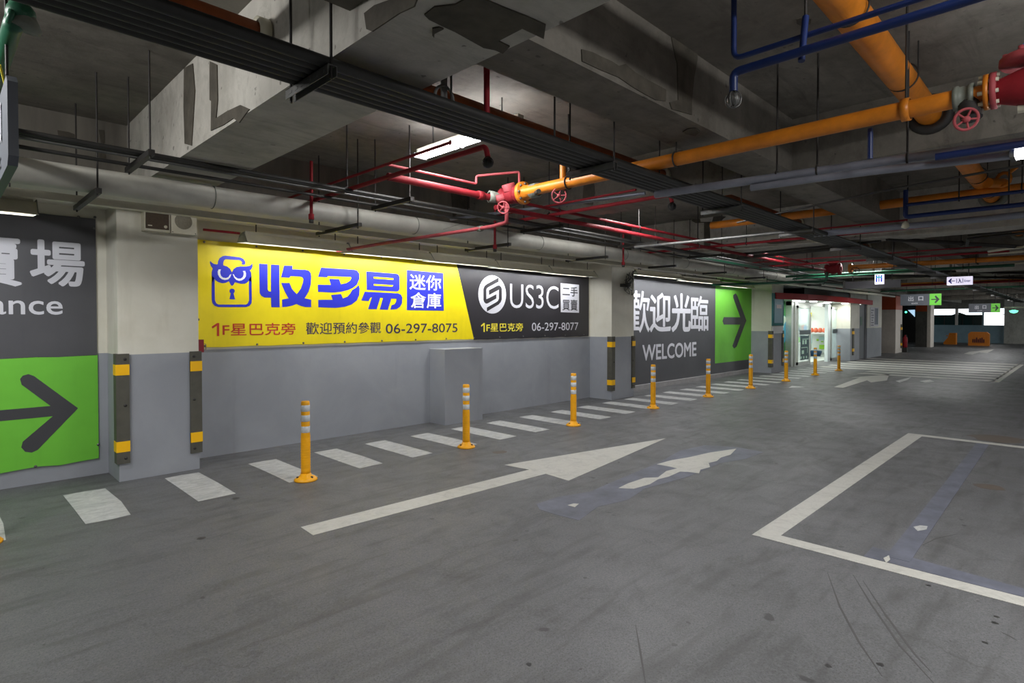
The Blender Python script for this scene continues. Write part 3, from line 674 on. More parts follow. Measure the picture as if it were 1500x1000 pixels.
# big orange drain pipe overhead, along the lane
big = run('pipe', [(-7.5, .82, 3.0), (40, .86, 3.0)], .078, M_ORANGE, 'big orange pipe overhead running away through the beams at right', n=24)
for x in (4.2, 3.1, 7.6, 8.6):
    MB().torus((x, .82, 3.0), .082, .005, (1, 0, 0), 24, 6).build('clamp', M_ROD, big)
    MB().tube([(x, .74, 3.0), (x, .74, ZC)], .004, 6).build('hanger_rod', M_ROD, big)
for x in (5.095, 8.995, 12.895):
    MB().torus((x, .82, 3.0), .11, .035, (1, 0, 0), 26, 8).build('sleeve', M_ROD if x < 6 else M_CUFF, big)
# orange branch with grey coupling, hand wheel, flange and red strainer body at right edge
OX, OZ = 3.68, 2.64
ob = run('pipe', [(OX, 3.50, OZ), (OX, .46, OZ)], .046, M_ORANGE, 'orange cross pipe from the red valve to the big red strainer', n=20,
         rods=[(OX, 3.02, OZ), (OX, 2.05, OZ), (OX, .70, OZ)])
MB().lathe([(.053, -.02), (.06, -.02), (.06, .02), (.053, .02)], (OX, .70, OZ), 18, (0, 1, 0)).build('band', M_ORANGE, ob)
MB().tube([(OX, 3.08, OZ), (OX, 3.08, OZ+.14), (OX, 3.08, 3.0)], .026, 12).build('riser', M_ORANGE, ob)
q = MB(); q.lathe([(.045, -.042), (.060, -.042), (.060, -.02), (.053, -.02), (.053, .02), (.060, .02), (.060, .042), (.045, .042)], (OX, .455, OZ), 20, (0, 1, 0)); q.build('coupling', M_CUFF, ob)
q = MB(); q.tube([(OX, .44, OZ-.02), (OX-.02, .42, OZ-.12)], .045, 14); q.build('valve_bonnet', M_ROD, ob)
q = MB(); valve_wheel(q, (OX-.08, .435, OZ-.135), .050, (1, .55, .35)); q.build('hand_wheel', M_REDL, ob)
q = MB(); q.tube([(OX, .43, OZ), (OX, .36, OZ)], .040, 16); q.lathe([(.04, -.010), (.085, -.010), (.085, .010), (.04, .010)], (OX, .365, OZ), 24, (0, 1, 0)); q.build('flange', M_ORANGE, ob)
st = empty('strainer', (OX, .1, OZ), 'big red cast strainer with flanges at the right edge of the picture', 'strainer')
MB().lathe([(.05, -.012), (.088, -.012), (.088, .012), (.05, .012)], (OX, .338, OZ), 24, (0, 1, 0)).build('flange', M_REDL, st)
q = MB(); q.lathe([(.055, -.24), (.075, -.17), (.10, -.05), (.10, .03), (.085, .11), (.055, .20)], (OX, .13, OZ-.015), 24, (0, 1, .02)); q.build('body', M_RED, st)
q = MB(); q.lathe([(.07, -.03), (.09, .04), (.12, .065)], (OX, .13, OZ+.03), 20, (0, -.1, 1)); q.build('neck', M_RED, st)
q = MB(); q.lathe([(.0, .0), (.145, .0), (.15, .008), (.15, .03), (.14, .04), (0, .04)], (OX, .175, OZ+.085), 24, (0, -.08, 1)); q.build('cover', M_REDL, st)
q = MB()
for k in range(8):
    q = MB(); q2 = MB(); t = k*math.pi/4+.3; q2.lathe([(0, .03), (.011, .03), (.011, 0)], (OX+.125*math.cos(t), .175+.125*math.sin(t), OZ+.118), 6)
    q.lathe([(0, .03), (.010, .03), (.010, -.05), (0, -.05)], (OX+.072*math.cos(t), .345, OZ+.072*math.sin(t)), 6, (0, -1, 0))
    q.build('bolt_head', M_CREAM, st); q2.build('bolt_head', M_REDL, st)
tag(MB().bend([(OX, .235, OZ+.125), (OX, .23, OZ+.19), (OX, .10, OZ+.215), (OX, -.6, OZ+.215)], .014, 10, .05).build('hose', M_BLUEL), 'light blue hose curving off the red strainer cover', 'hose')
tag(MB().tube([(OX+.02, .25, OZ-.10), (OX+.02, -.5, OZ-.115)], .028, 12).build('pipe', M_CREAM), 'pale pipe just under the red strainer at right', 'pipe')

# red alarm valve assembly
VX, VY = 3.70, 3.72
av = empty('alarm_valve', (VX, VY, OZ), 'red alarm valve with hand wheels where the red and orange pipes meet', 'valve')
q = MB(); q.lathe([(.045, -.12), (.085, -.11), (.085, -.085), (.06, -.08), (.075, -.03), (.075, .03), (.06, .07), (.085, .075), (.085, .10), (.05, .10)], (VX, VY-.02, OZ), 20, (0, 1, 0)); q.build('body', M_RED, av)
q = MB(); q.lathe([(.055, 0), (.06, .055), (.055, .06), (0, .06)], (VX-.03, VY-.03, OZ+.04), 14, (-.4, 0, 1)); q.lathe([(.035, 0), (.035, .07), (0, .07)], (VX-.05, VY+.03, OZ-.02), 12, (-1, .2, -.3)); q.build('cover', M_REDL, av)
MB().lathe([(.045, -.018), (.098, -.018), (.10, -.012), (.10, .012), (.098, .018), (.045, .018)], (VX, VY-.17, OZ), 24, (0, 1, 0)).build('flange', M_ORANGE, av)
q = MB()
for k in range(8):
    t = k*math.pi/4; MB().lathe([(0, .03), (.010, .03), (.010, -.03), (0, -.03)], (VX+.08*math.cos(t), VY-.17, OZ+.08*math.sin(t)), 6, (0, 1, 0)).build('bolt', M_STEEL, av)
MB().tube([(VX, VY-.18, OZ), (VX, VY-.31, OZ)], [.07, .05], 16).build('reducer', M_ORANGE, av)
MB().lathe([(.05, -.04), (.062, -.04), (.062, .04), (.05, .04)], (VX, VY-.31, OZ), 18, (0, 1, 0)).build('coupling', M_CUFF, av)
q = MB(); q.tube([(VX-.03, VY-.35, OZ-.03), (VX-.16, VY-.50, OZ-.06)], .02, 8); q.build('lever_arm', M_ROD, av)
q = MB(); valve_wheel(q, (VX-.02, VY-.60, OZ-.09), .060, (1, .6, .2)); q.build('hand_wheel', M_REDL, av)
q = MB(); valve_wheel(q, (VX-.13, VY-.05, OZ-.13), .052, (1, .5, .4)); q.build('hand_wheel', M_REDL, av)
MB().lathe([(.04, -.05), (.055, -.05), (.05, .0), (.04, .05)], (VX-.10, VY+.10, OZ-.01), 16, (1, -.4, 0)).build('coupling', M_CUFF, av)
# red mains
R2y = 3.84
run('pipe', [(2.49, R2y, 2.625), (3.56, R2y, 2.625), (3.68, R2y-.06, 2.625)], .029, M_RED, 'thick red main leading to the red valve from the left', rad=.04, couplings=[((3.45, R2y, 2.625), (1, 0, 0), .06, M_RED)])
run('pipe', [(2.49, R2y+.03, 2.725), (3.42, R2y+.02, 2.725), (3.42, R2y+.02, 2.795), (3.70, 3.60, 2.835), (3.70, 3.60, 2.70)], .011, M_REDL, 'thin red bypass loop rising over the red valve', rad=.02)
run('pipe', [(3.78, 3.99, 2.585), (7.0, 4.0, 2.585), (13.5, 4.0, 2.585)], .024, M_RED, 'dark red pipe continuing along the wall side beyond the valve')
run('pipe', [(3.9, 3.96, 2.67), (13.2, 4.02, 2.67)], .016, M_RED, 'thin dark red pipe above the distant red main')
def cross_pair(X, Y0, Y1, za=2.62, zb=2.72, dx=.0, m=M_RED, r=.018, nm='near', rods=True, head=True):
    o = run('pipe', [(X+dx, Y0, za), (X, Y1, za), (X, Y1-.02, za-.07)] if head else [(X+dx, Y0, za), (X, Y1, za)], r, m, nm[0], rad=.03,
            rods=[(X, (Y0+Y1)/2+.25, za)] if rods else ())
    if head:
        q = MB(); c = (X, Y1-.02, za-.075)
        q.lathe([(.008, -.065), (.03, -.055), (.033, -.03), (.022, -.01), (.0, 0)], c, 12)
        for k in range(4): q.torus((c[0], c[1], c[2]-.03), .034, .003, (math.cos(k*.785), math.sin(k*.785), 0), 14, 4)
        q.build('sprinkler_head', M_DARKM, o)
    run('pipe', [(X+dx, Y0+.05, zb), (X, Y1+.35, zb)], r*.62, m, nm[1])
    return o
cross_pair(2.49, 5.7, 2.72, nm=('red cross pipe with caged sprinkler head beside the bright batten', 'thin dark red pipe just above the nearest red cross pipe'))
pts = [P(742, 300, y=3.76)]
run('pipe', [(VX-.02, 3.74, 2.58), (VX-.02, 3.74, 2.40), (VX-.02, 3.95, 2.385), (3.55, 5.6, 2.37), (3.55, 6.6, 2.37)], .018, M_REDL, 'red drain pipe dropping from the valve and running to the wall', rad=.03,
    couplings=[((VX-.02, 4.1, 2.383), (0, 1, 0), .05, M_CUFF)])
a_ = P(725, 333, z=2.62); b_ = P(980, 296, z=2.62)
xr = (a_.x+b_.x)/2
cross_pair(4.6, 4.95, 2.62, nm=('red cross pipe ending near the second batten tube', 'thin red pipe above the second red cross pipe'))
cross_pair(8.3, 5.3, 1.2, nm=('red cross pipe in front of the stained beam', 'thin red pipe in front of the stained beam'), head=False)
cross_pair(12.2, 5.3, .9, nm=('red cross pipe above the shop end of the lane', 'thin red pipe above the shop end'), head=False)
# vertical red drops
for (u, v0, v1, z0, lab) in ((456, 236, 318, None, 'red vertical pipe in front of the insulated pipe near the first beam'), (725, 300, 362, None, 'red vertical pipe below the red valve'), (913, 337, 386, None, 'small red vertical pipe above the second column')):
    a = P(u, v0, y=4.78); b = P(u, v1, y=4.78)
    o = tag(MB().tube([a, b], .014, 10).build('pipe', M_RED), lab, 'pipe')
    MB().lathe([(.014, 0), (.024, .0), (.024, .045), (.014, .05)], (b.x, b.y, b.z-.02), 10).build('end_fitting', M_RED, o)
    MB().lathe([(0, 0), (.02, .0), (.02, .03), (.0, .03)], (b.x, b.y, b.z-.05), 10).build('nozzle', M_ROD, o)

# orange cross pipes of the next bays
for X, Y1_, lab in ((8.02, -3, 'second orange cross pipe, passing through the beam at right'), (13.9, -3, 'third orange cross pipe, thin and farther down the lane')):
    zc_ = 2.89 if X < 10 else 2.64; run('pipe', [(X, 3.9 if X < 10 else 3.6, zc_), (X, Y1_, zc_)], .052 if X < 10 else .05, M_ORANGE, lab, rods=[(X, 1.5, zc_), (X, .5, zc_)], group=None)
run('pipe', [(21.5, 4.6, 2.62), (21.5, -3, 2.62)], .05, M_ORANGE, 'fourth orange cross pipe above the far exit sign', rods=[(21.5, 1.5, 2.62)])
# orange tee near big pipe behind second beam
q = MB(); c = Vector((7.95, .80, 2.98)); q.tube([c+Vector((-.2, -.05, -.04)), c+Vector((.05, -.15, -.02))], .05, 12); q.torus(c+Vector((-.05, -.16, .0)), .07, .018, (1, -.6, 0), 12, 6); q.tube([c+Vector((-.05, -.2, .06)), c+Vector((.0, -.26, .12))], .02, 8)
tag(q.build('pipe_coupling', M_ORANGE), 'orange clamp fitting on the big pipe beyond the beam', 'fitting')
# distant valve of the third bay
dv = empty('alarm_valve', (13.9, 3.9, 2.64), 'small distant red and orange valve above the green mural panel', 'valve')
q = MB(); q.lathe([(.05, -.16), (.12, -.15), (.12, -.1), (.09, -.08), (.11, 0), (.09, .08), (.12, .1), (.12, .15), (.05, .16)], (13.9, 3.95, 2.62), 16, (0, 1, 0)); q.lathe([(.07, 0), (.10, .1), (.12, .11), (.12, .14), (0, .14)], (13.9, 3.95, 2.68), 16); q.build('body', M_RED, dv)
q = MB(); q.lathe([(.06, -.1), (.1, -.1), (.1, -.04), (.06, -.04)], (13.9, 3.68, 2.62), 16, (0, 1, 0)); q.build('flange', M_ORANGE, dv)
q = MB(); valve_wheel(q, (13.8, 3.5, 2.55), .08, (1, .4, 0)); q.build('hand_wheel', M_ROD, dv)
q = MB(); q.tube([(13.9, 2.9, 2.66), (13.9, 2.9, 2.80)], .06, 12); q.lathe([(.06, 0), (.09, 0), (.09, .03), (.06, .03)], (13.9, 2.9, 2.80), 14)
tag(q.build('pipe_tee', M_ORANGE), 'orange upright tee on the third orange cross pipe', 'fitting')
# green pipes beyond
run('pipe', [(13.8, 4.1, 2.62), (13.3, 4.9, 2.62), (9.3, 4.9, 2.62)], .035, M_GREENP, 'green pipe leading left from the distant valve')
run('pipe', [(13.8, 4.05, 2.56), (13.8, 4.05, 2.36), (13.0, 6.3, 2.34)], .028, M_GREENP, 'green pipe dropping from the distant valve to the wall')
run('pipe', [(14.0, 5.4, 2.50), (16.5, 5.2, 2.52), (21.0, 4.9, 2.52)], .03, M_GREENP, 'green pipe running above the red shop canopy')
run('pipe', [(14.6, 5.7, 2.56), (14.6, 1.0, 2.56)], .03, M_GREENP, 'green cross pipe beneath the third orange pipe')
run('pipe', [(15.1, 5.9, 2.52), (15.1, 1.2, 2.60)], .022, M_GREENP, 'thin green cross pipe before the hanging dark board')
run('pipe', [(20, 5.6, 2.5), (20, -1.0, 2.55)], .03, M_RED, 'dark red cross pipe above the small lit sign')
run('pipe', [(24.6, 5.8, 2.55), (24.6, -1.0, 2.6)], .03, M_GREENP, 'green cross pipe above the exit board')
# blue pipes upper right
run('pipe', [(2.62, 1.17, ZC), (2.62, 1.17, 2.72), (2.62, -2, 2.72)], .0125, M_BLUE, 'thin blue pipe coming down from the ceiling, upper of the two at top right', rad=.04, rods=[(2.62, .86, 2.72)])
bl = run('pipe', [(2.53, 1.13, 2.535), (2.53, 1.13, 2.62), (2.53, -2, 2.62)], .0185, M_BLUE, 'thicker blue pipe ending in a caged sprinkler at top centre right', rad=.03)
MB().tube([(2.575, .86, 2.60), (2.62, .86, 2.80)], .014, 10).build('clamp', M_BLUE, bl)
q = MB(); c = (2.53, 1.13, 2.535); q.lathe([(.006, -.06), (.026, -.05), (.028, -.03), (.014, -.005), (0, .01)], c, 12)
for k in range(4): q.torus((c[0], c[1], c[2]-.035), .036, .0025, (math.cos(k*.785), math.sin(k*.785), 0), 14, 4)
q.build('sprinkler_head', M_STEEL, bl)
p = P(1275, 183, z=2.62); tag(MB().tube([(p.x, p.y, 2.60), (p.x, p.y, 2.43)], .014, 10).build('pipe', M_BLUE), 'short blue vertical pipe under the orange cross pipe', 'pipe')
bq = run('pipe', [(7.5, 1.42, 2.93), (7.5, 1.42, 2.64), (7.5, -2, 2.64)], .024, M_BLUE, 'blue pipe beyond the second beam, lower of the pair', rad=.03)
MB().lathe([(.006, -.09), (.04, -.07), (.03, -.03), (0, 0)], (7.5, 1.42, 2.60), 12).build('sprinkler_head', M_CREAM, bq)
run('pipe', [(7.45, 1.40, 2.76), (7.45, -2, 2.76)], .018, M_BLUE, 'blue pipe beyond the second beam, upper of the pair', rods=[(7.45, .95, 2.76)])
# grey conduits upper right
run('pipe', [P(1515, 206, z=2.46), P(1250, 243, z=2.46), P(1000, 279, z=2.44), P(960, 285, z=2.44)], .027, M_GREYPIPE, 'grey conduit crossing at right, upper of two', rad=.3,
    rods=[tuple(P(1138, 258, z=2.46)), tuple(P(1197, 250, z=2.46)), tuple(P(1329, 232, z=2.46))])
run('pipe', [P(1530, 222, z=2.40), P(1250, 254, z=2.40), P(1100, 275, z=2.40)], .022, M_GREYPIPE, 'grey conduit crossing at right, lower of two', rad=.3)
tag(MB().tube([P(1510, 209, z=2.42), P(1370, 230, z=2.42)], .02, 10).build('pipe', M_BLUE), 'blue pipe squeezed between the two grey conduits', 'pipe')
run('pipe', [P(660, 321, z=2.72), P(820, 300, z=2.72), P(945, 283, z=2.72)], .017, M_GREYPIPE, 'grey conduit behind the red valve')
run('pipe', [P(930, 362, z=2.5), P(1050, 350, z=2.5), P(1190, 336, z=2.5)], .018, M_STEEL, 'grey blue conduit below the distant red pipes')
run('pipe', [P(1190, 343, z=2.56), P(1400, 325, z=2.56), P(1520, 312, z=2.56)], .035, M_GREYPIPE, 'grey conduit sagging across the right side', rad=.4)
run('cable', [P(1080, 326, z=2.6), P(1160, 308, z=2.6), P(1300, 278, z=2.6), P(1520, 238, z=2.6)], .009, M_ROD, 'thin black cable stretched across the right side', 'cable', rad=.2)
run('pipe', [P(1418, 345, z=2.62), P(1510, 335, z=2.62)], .015, M_ROD, 'thin black pipe with sprinkler, far right, upper', rad=.2)
run('pipe', [P(1416, 360, z=2.56), P(1418, 350, z=2.58), P(1510, 340, z=2.58)], .018, M_ROD, 'thin black pipe with sprinkler, far right, lower', rad=.02)
for i, (v0, v1) in enumerate(((368, 360), (372, 367), (388, 384))):
    run('pipe', [P(1448, v0, z=2.6), P(1510, v1, z=2.6)], .02, M_CREAM, 'pale conduit at the right edge, '+['upper', 'middle', 'lower'][i]+' of three')
for (u0, v0, u1, v1, z_, nm) in ((1080, 372, 1290, 352, 2.62, 'black pipe crossing before the shop, upper'), (1080, 378, 1262, 360, 2.58, 'black pipe crossing before the shop, lower'), (1300, 350, 1505, 362, 2.62, 'sagging black cable over the exit lane'), (1290, 395, 1505, 400, 2.64, 'dark pipe above the exit boards'), (1230, 402, 1500, 407, 2.6, 'dark red pipe above the lit sign')):
    run('pipe', [P(u0, v0, z=z_), P(u1, v1, z=z_)], .028, M_ROD, nm)
run('pipe', [P(600, 352, z=2.5)-Vector((0, 0, 0)), P(760, 300, z=2.5)], .001, M_ROD, 'fine dark wire under the red main')
# green pipe and camera dome at top left
gp = run('pipe', [P(-60, 285, z=2.62), P(2, 92, z=2.62), P(20, 34, z=2.62), P(24, 24, z=2.66), P(26, 10, z=2.8)], .031, M_GREENP, 'green pipe with elbow at the top left corner', n=16)
c = P(30, 22, z=2.66); MB().lathe([(0, .05), (.03, .045), (.045, .01), (.045, -.02), (.03, -.045), (0, -.05)], c, 16, (0, 1, 0)).build('elbow', M_GREENP, gp)
c = P(36, 38, z=2.62); MB().lathe([(.02, .05), (.035, .03), (.055, .0), (.05, -.012), (.0, -.014)], c, 20, (.2, -.1, 1)).build('sprinkler_head', M_CUFF, gp)
run('pipe', [P(-30, 150, z=2.62), P(17, 20, z=2.62), P(17, 12, z=2.7)], .011, M_GREENP, 'thin green pipe beside the thick one at top left')
tag(MB().bend([P(0, 95, z=2.5), P(4, 110, z=2.47), P(8, 128, z=2.45)], .004, 6).build('wire', M_YPR), 'pale yellow wire by the hanging sign', 'wire')
# hanging sign at left edge (seen nearly edge on)
hs = empty('hanging_sign', (.2, 2.8, 2.1), 'dark hanging exit sign seen nearly edge-on at the left edge', 'sign')
sx, yN, yF2, zb_, zt = .199, 2.79, 4.45, 2.09, 2.42
MB().prism([Vector((sx, y, z)) for y, z in ((yN, zb_+.03), (yN+.04, zb_), (yF2, zb_), (yF2, zt), (yN+.04, zt), (yN, zt-.03))], (.03, 0, 0)).build('panel', mat('slate_board', rgb(92, 96, 104), .5), hs)
for ch_, ya in (('口', 3.25), ('出', 3.75)): text('lettering', ch_, hs, M_SILV, (sx, ya, zb_+.13), (0, -1, 0), (0, 0, 1), .22, .15, 0, .003, 1.0, .02)
text('lettering', 'exit', hs, M_SILV, (sx, 3.45, zb_+.04), (0, -1, 0), (0, 0, 1), .36, .06, 0, .003, 1.0, .02)
for y in (3.0, 4.2): MB().tube([(sx+.015, y, zt-.02), (sx+.015, y, ZC)], .006, 6).build('hanger_rod', M_ROD, hs)

# ------------------------------------------------------------------ insulated wall pipe, channel and conduits along the wall
IY = lambda x: 4.98+.020*x
ip = MB().tube([(x, IY(x), 2.50+.004*x) for x in range(-7, 27)], .088, 22).build('insulated_pipe', M_INSUL); tag(ip, 'thick grey white pipe running along the wall above the banners', 'pipe')
for x in (1.6, 3.6, 5.6, 7.6, 9.6, 11.6, 14.0):
    MB().torus((x, IY(x), 2.50+.004*x), .090, .004, (1, 0, 0), 22, 6).build('joint_band', M_CUFF, ip)
tc = MB()
for (dy, dz) in ((0, 0),): tc.box(-7.5, 27, 5.42, 5.50, 2.405, 2.43)
tc.box(-7.5, 27, 5.42, 5.43, 2.43, 2.46); tc.box(-7.5, 27, 5.49, 5.50, 2.43, 2.46)
tag(tc.build('cable_channel', M_CREAM), 'pale cable channel just below the thick wall pipe', 'channel')
for i, (dy, dz, m_) in enumerate(((4.30, 2.60, M_DARKM), (4.37, 2.60, M_DARKM), (4.44, 2.60, M_STEEL), (4.62, 2.585, M_DARKM), (5.2, 2.53, M_DARKM))):
    tag(MB().tube([(-7.5, dy-.05, dz), (6, dy+.12, dz), (27, dy+.75, dz)], [.016, .012, .011, .013, .012][i], 8).build('conduit', m_), ['dark conduit, nearest of the bundle beside the wall pipe', 'dark conduit, second of the bundle beside the wall pipe', 'steel conduit in the bundle beside the wall pipe', 'dark conduit close to the thick wall pipe', 'dark conduit behind the thick wall pipe'][i], 'conduit')
# trapeze brackets
def trapeze(x, y0, y1, z, lab):
    o = MB().box(x, x+.035, y0, y1, z-.035, z).build('trapeze_bracket', M_DARKM); tag(o, lab, 'bracket')
    for y in (y0+.04, y1-.04): MB().tube([(x+.018, y, z-.05), (x+.018, y, ZC)], .006, 6).build('hanger_rod', M_ROD, o)
    return o
for i, x in enumerate((.78, 2.78, 4.78, 6.78, 8.78, 10.78, 12.78, 14.78, 16.8)):
    nm_ = 'bracket number %s from the left' % ['one', 'two', 'three', 'four', 'five', 'six', 'seven', 'eight', 'nine'][i]
    trapeze(x, 4.72+.02*x, 5.62, 2.405+.004*x, 'dark trapeze bracket carrying the thick wall pipe, %s' % ['first', 'second', 'third', 'fourth', 'fifth', 'sixth', 'seventh', 'eighth', 'ninth'][i]+' from the left')
for i, x in enumerate((.95, 2.9, 4.9, 6.9, 8.9)):
    trapeze(x, 4.12, 4.75, 2.575, 'slotted bracket under the thin conduit bundle, %s from the left' % ['first', 'second', 'third', 'fourth', 'fifth'][i])
run('pipe', [(2.0, 6.55, 2.46), (2.9, 6.55, 2.46), (3.9, 6.6, 2.46)], .013, M_RED, 'thin red pipe above the yellow banner beside the first column')
# cable tangle above the second column
q = MB(); rnd = random.Random(3)
cb = empty('cable_box', (9.6, 6.3, 2.3), 'black junction clamp with loose wires on the second column', 'cable box')
p = P(914, 418, y=6.34); MB().box(p.x-.10, p.x+.12, 6.29, 6.36, p.z-.03, p.z+.03).box(p.x+.0, p.x+.08, 6.24, 6.30, p.z-.02, p.z+.05).build('box', M_ROD, cb)
for k in range(7):
    pts = [Vector((p.x+.1+rnd.uniform(-.12, .25), 6.33+rnd.uniform(-.06, .02), p.z+rnd.uniform(-.22, .32))) for _ in range(4)]
    MB().bend([Vector((p.x, 6.31, p.z))]+pts, .006, 6, .2).build('wire', M_ROD, cb)
# bundle of dark cables in front of the mural top
for k in range(6):
    pts = [Vector((9.7+i*1.6, 5.85+rnd.uniform(-.2, .2)-.0*i, 2.50+rnd.uniform(-.03, .05))) for i in range(6)]
    tag(MB().bend(pts, .012, 6, .5).build('cable', M_ROD), 'black cable sagging before the mural top, number %s of a tangled six' % ['one', 'two', 'three', 'four', 'five', 'six'][k], 'cable', 'loose black cables above the mural')
# ------------------------------------------------------------------ speakers and alarm box
sp = empty('speaker', (1.5, 6.3, 2.3), 'brown fronted rectangular loudspeaker high on the first column', 'speaker')
YS = 6.385
a = P(211, 337, y=6.30); b = P(249, 306, y=6.30)
MB().box(a.x, b.x, 6.30, 6.40, a.z, b.z).build('case', M_CREAM, sp)
MB().box(a.x+.014, b.x-.012, 6.292, 6.30, a.z+.022, b.z-.012).build('grille', mat('brown_grille_cloth', rgb(78, 66, 54), .9, noise=.2, scale=80), sp)
MB().lathe([(0, .008), (.014, .006), (.016, 0)], (b.x-.04, 6.292, a.z+.05), 12, (0, -1, 0)).box(a.x+.03, a.x+.065, 6.288, 6.293, a.z+.045, a.z+.055).build('badge', M_CREAM, sp)
sp2 = empty('speaker', (1.7, 6.3, 2.3), 'cream loudspeaker with round grille next to the brown one', 'speaker')
a2_ = P(251, 341, y=6.30); b2_ = P(288, 311, y=6.30)
MB().box(a2_.x, b2_.x, 6.30, 6.40, a2_.z, b2_.z).build('case', M_CREAM, sp2)
cx = (a2_.x+b2_.x)/2-.005; cz = (a2_.z+b2_.z)/2+.01
MB().lathe([(0, .006), (.072, .005), (.078, 0)], (cx, 6.30, cz), 24, (0, -1, 0)).build('grille', mat('grey_grille', rgb(138, 132, 116), .8, noise=.2, scale=80), sp2)
for s1 in (a2_.x+.012, b2_.x-.012):
    for s2 in (a2_.z+.012, b2_.z-.012): MB().lathe([(0, .004), (.005, .003), (.005, 0)], (s1, 6.30, s2), 6, (0, -1, 0)).build('screw', M_ROD, sp2)
ab = empty('alarm_box', (1.93, 6.42, 1.25), 'small dark red alarm box on the side of the first column', 'alarm box')
p = P(296, 515, y=6.42); MB().box(1.90, 1.952, 6.405, 6.47, p.z-.005, p.z+.125).build('case', mat('dark_red_enamel', rgb(128, 22, 34), .4), ab)
MB().bend([(1.952, 6.42, p.z+.02), (1.975, 6.42, p.z+.02), (1.975, 6.42, p.z+.08), (1.952, 6.42, p.z+.08)], .003, 6, .01).build('handle', M_STEEL, ab)
MB().lathe([(0, .012), (.012, .01), (.012, 0)], (1.90, 6.41, p.z+.33), 10, (1, 0, 0)).build('knob', M_ROD, ab)

# ------------------------------------------------------------------ shop entrance
sh_floor = tag(box('floor', mat('shop_floor', rgb(200, 205, 200), .3), 17.6, 27, 6.95, 13, .0, .01), kind='structure')
tag(box('wall_shop_back', mat('shop_white_wall', rgb(236, 240, 236), .6), 17.6, 30, 11.4, 11.5, 0, 2.6), kind='structure')
tag(box('wall_shop_right', mat('shop_white_wall', rgb(236, 240, 236), .6), 27.0, 27.1, 6.9, 11.4, 0, 2.6), kind='structure')
tag(box('wall_shop_left', mat('shop_white_wall', rgb(236, 240, 236), .6), 17.55, 17.62, 6.9, 11.4, 0, 2.6), kind='structure')
tag(box('ceiling', mat('shop_white_wall', rgb(236, 240, 236), .6), 17.6, 27.0, 6.9, 11.4, 2.5, 2.6), kind='structure')
area('shop_light', (21.5, 8.2, 2.45), 120, 3.5, 1.2, col=(.95, 1, .95)); area('shop_light', (24.5, 9.2, 2.45), 95, 3, 2, col=(.95, 1, .95))
wl3 = tag(box('wall_left', M_WALL, 17.62, 19.55, 6.95, 7.1, 0, 2.6), kind='structure')
# green poster with white figure of waves
gpst = empty('poster', (17.9, 6.93, .6), 'tall green and blue poster left of the shop door', 'poster')
box('sheet', mat('green_poster', rgb(60, 150, 80), .4), 17.7, 19.5, 6.93, 6.95, .35, 2.3, gpst)
wpoly(Zp([(190, 390), (215, 368), (240, 372), (262, 395), (272, 450), (270, 640), (262, 730), (235, 775), (205, 760), (190, 690)], 1125, 425, .1), gpst, mat('light_blue_poster', rgb(70, 175, 205), .4), y=6.925, name='picture')
wpoly(Zp([(192, 395), (215, 372), (240, 376), (262, 400), (262, 450), (235, 500), (225, 560), (195, 520)], 1125, 425, .1), gpst, mat('pale_poster', rgb(205, 228, 205), .4), y=6.92, name='picture')
tp = empty('poster', (16.9, 6.3, 1.2), 'teal framed poster on the front of the third column', 'poster')
a = P(1131, 477, y=6.31); b = P(1143, 430, y=6.31)
box('frame', mat('teal_frame', rgb(15, 120, 122), .6), a.x, 17.6, 6.305, 6.325, a.z, b.z, tp)
box('sheet', mat('blue_poster_sheet', rgb(70, 130, 150), .4), a.x+.14, 17.5, 6.298, 6.306, a.z+.08, b.z-.16, tp)
box('picture', mat('pale_pink_print', rgb(190, 168, 170), .4), a.x+.28, 17.38, 6.294, 6.299, a.z+.5, b.z-.32, tp)
box('notice', M_WHITE, a.x+.06, 17.58, 6.31, 6.325, a.z-.22, a.z-.02, tp)
# door frames and leaves
door = empty('door_1', (19.6, 6.9, 0)); tag(door, kind='structure')
def post(x0, x1, y0, y1, z0=0, z1_=2.1, m=M_ALU, p=door, nm='frame_post'): return box(nm, m, x0, x1, y0, y1, z0, z1_, p)
post(19.5, 19.68, 6.75, 6.95); post(19.74, 19.86, 6.72, 6.9)
post(19.5, 24.0, 6.74, 6.92, 1.98, 2.16, nm='header')
post(22.75, 23.05, 6.62, 6.73, m=mat('white_powder_coat', rgb(225, 235, 235), .35))
def leaf(x0, x1, y, lab):
    f = MB(); f.box(x0, x0+.07, y-.025, y+.025, .02, 1.98).box(x1-.07, x1, y-.025, y+.025, .02, 1.98).box(x0, x1, y-.025, y+.025, .02, .12).box(x0, x1, y-.025, y+.025, 1.90, 1.98)
    o = f.build('door_leaf', M_ALU, door); WL[o.name] = Vector((0, 0, 0))
    box('pane', M_GLASS, x0+.07, x1-.07, y-.006, y+.006, .12, 1.90, o)
    box('door_sticker', mat('dark_sticker', rgb(62, 72, 74), .5), x0+.16, x1-.0, y-.03, y-.026, 1.02, 1.17, o)
    return o
l1 = leaf(19.92, 21.15, 6.72, 'left'); l2 = leaf(23.07, 23.9, 6.62, 'right')
q = MB()
mint = mat('pale_green_door_print', rgb(190, 225, 205), .5)
for (x0, x1, z0, z1_) in ((20.35, 20.95, .86, .88), (20.35, 20.5, .70, .84), (20.6, 20.75, .70, .84), (20.25, 20.85, .58, .60), (20.83, 20.85, .40, .60), (20.3, 20.5, .38, .5), (20.2, 20.3, .22, .30), (20.45, 20.55, .22, .30), (20.7, 20.8, .22, .30)):
    q.box(x0, x1, 6.688, 6.693, z0, z1_)
q.build('print', mint, l1)
box('print', mat('dark_teal_print', rgb(34, 70, 74), .5), 20.2, 21.0, 6.694, 6.70, .18, .98, l1)
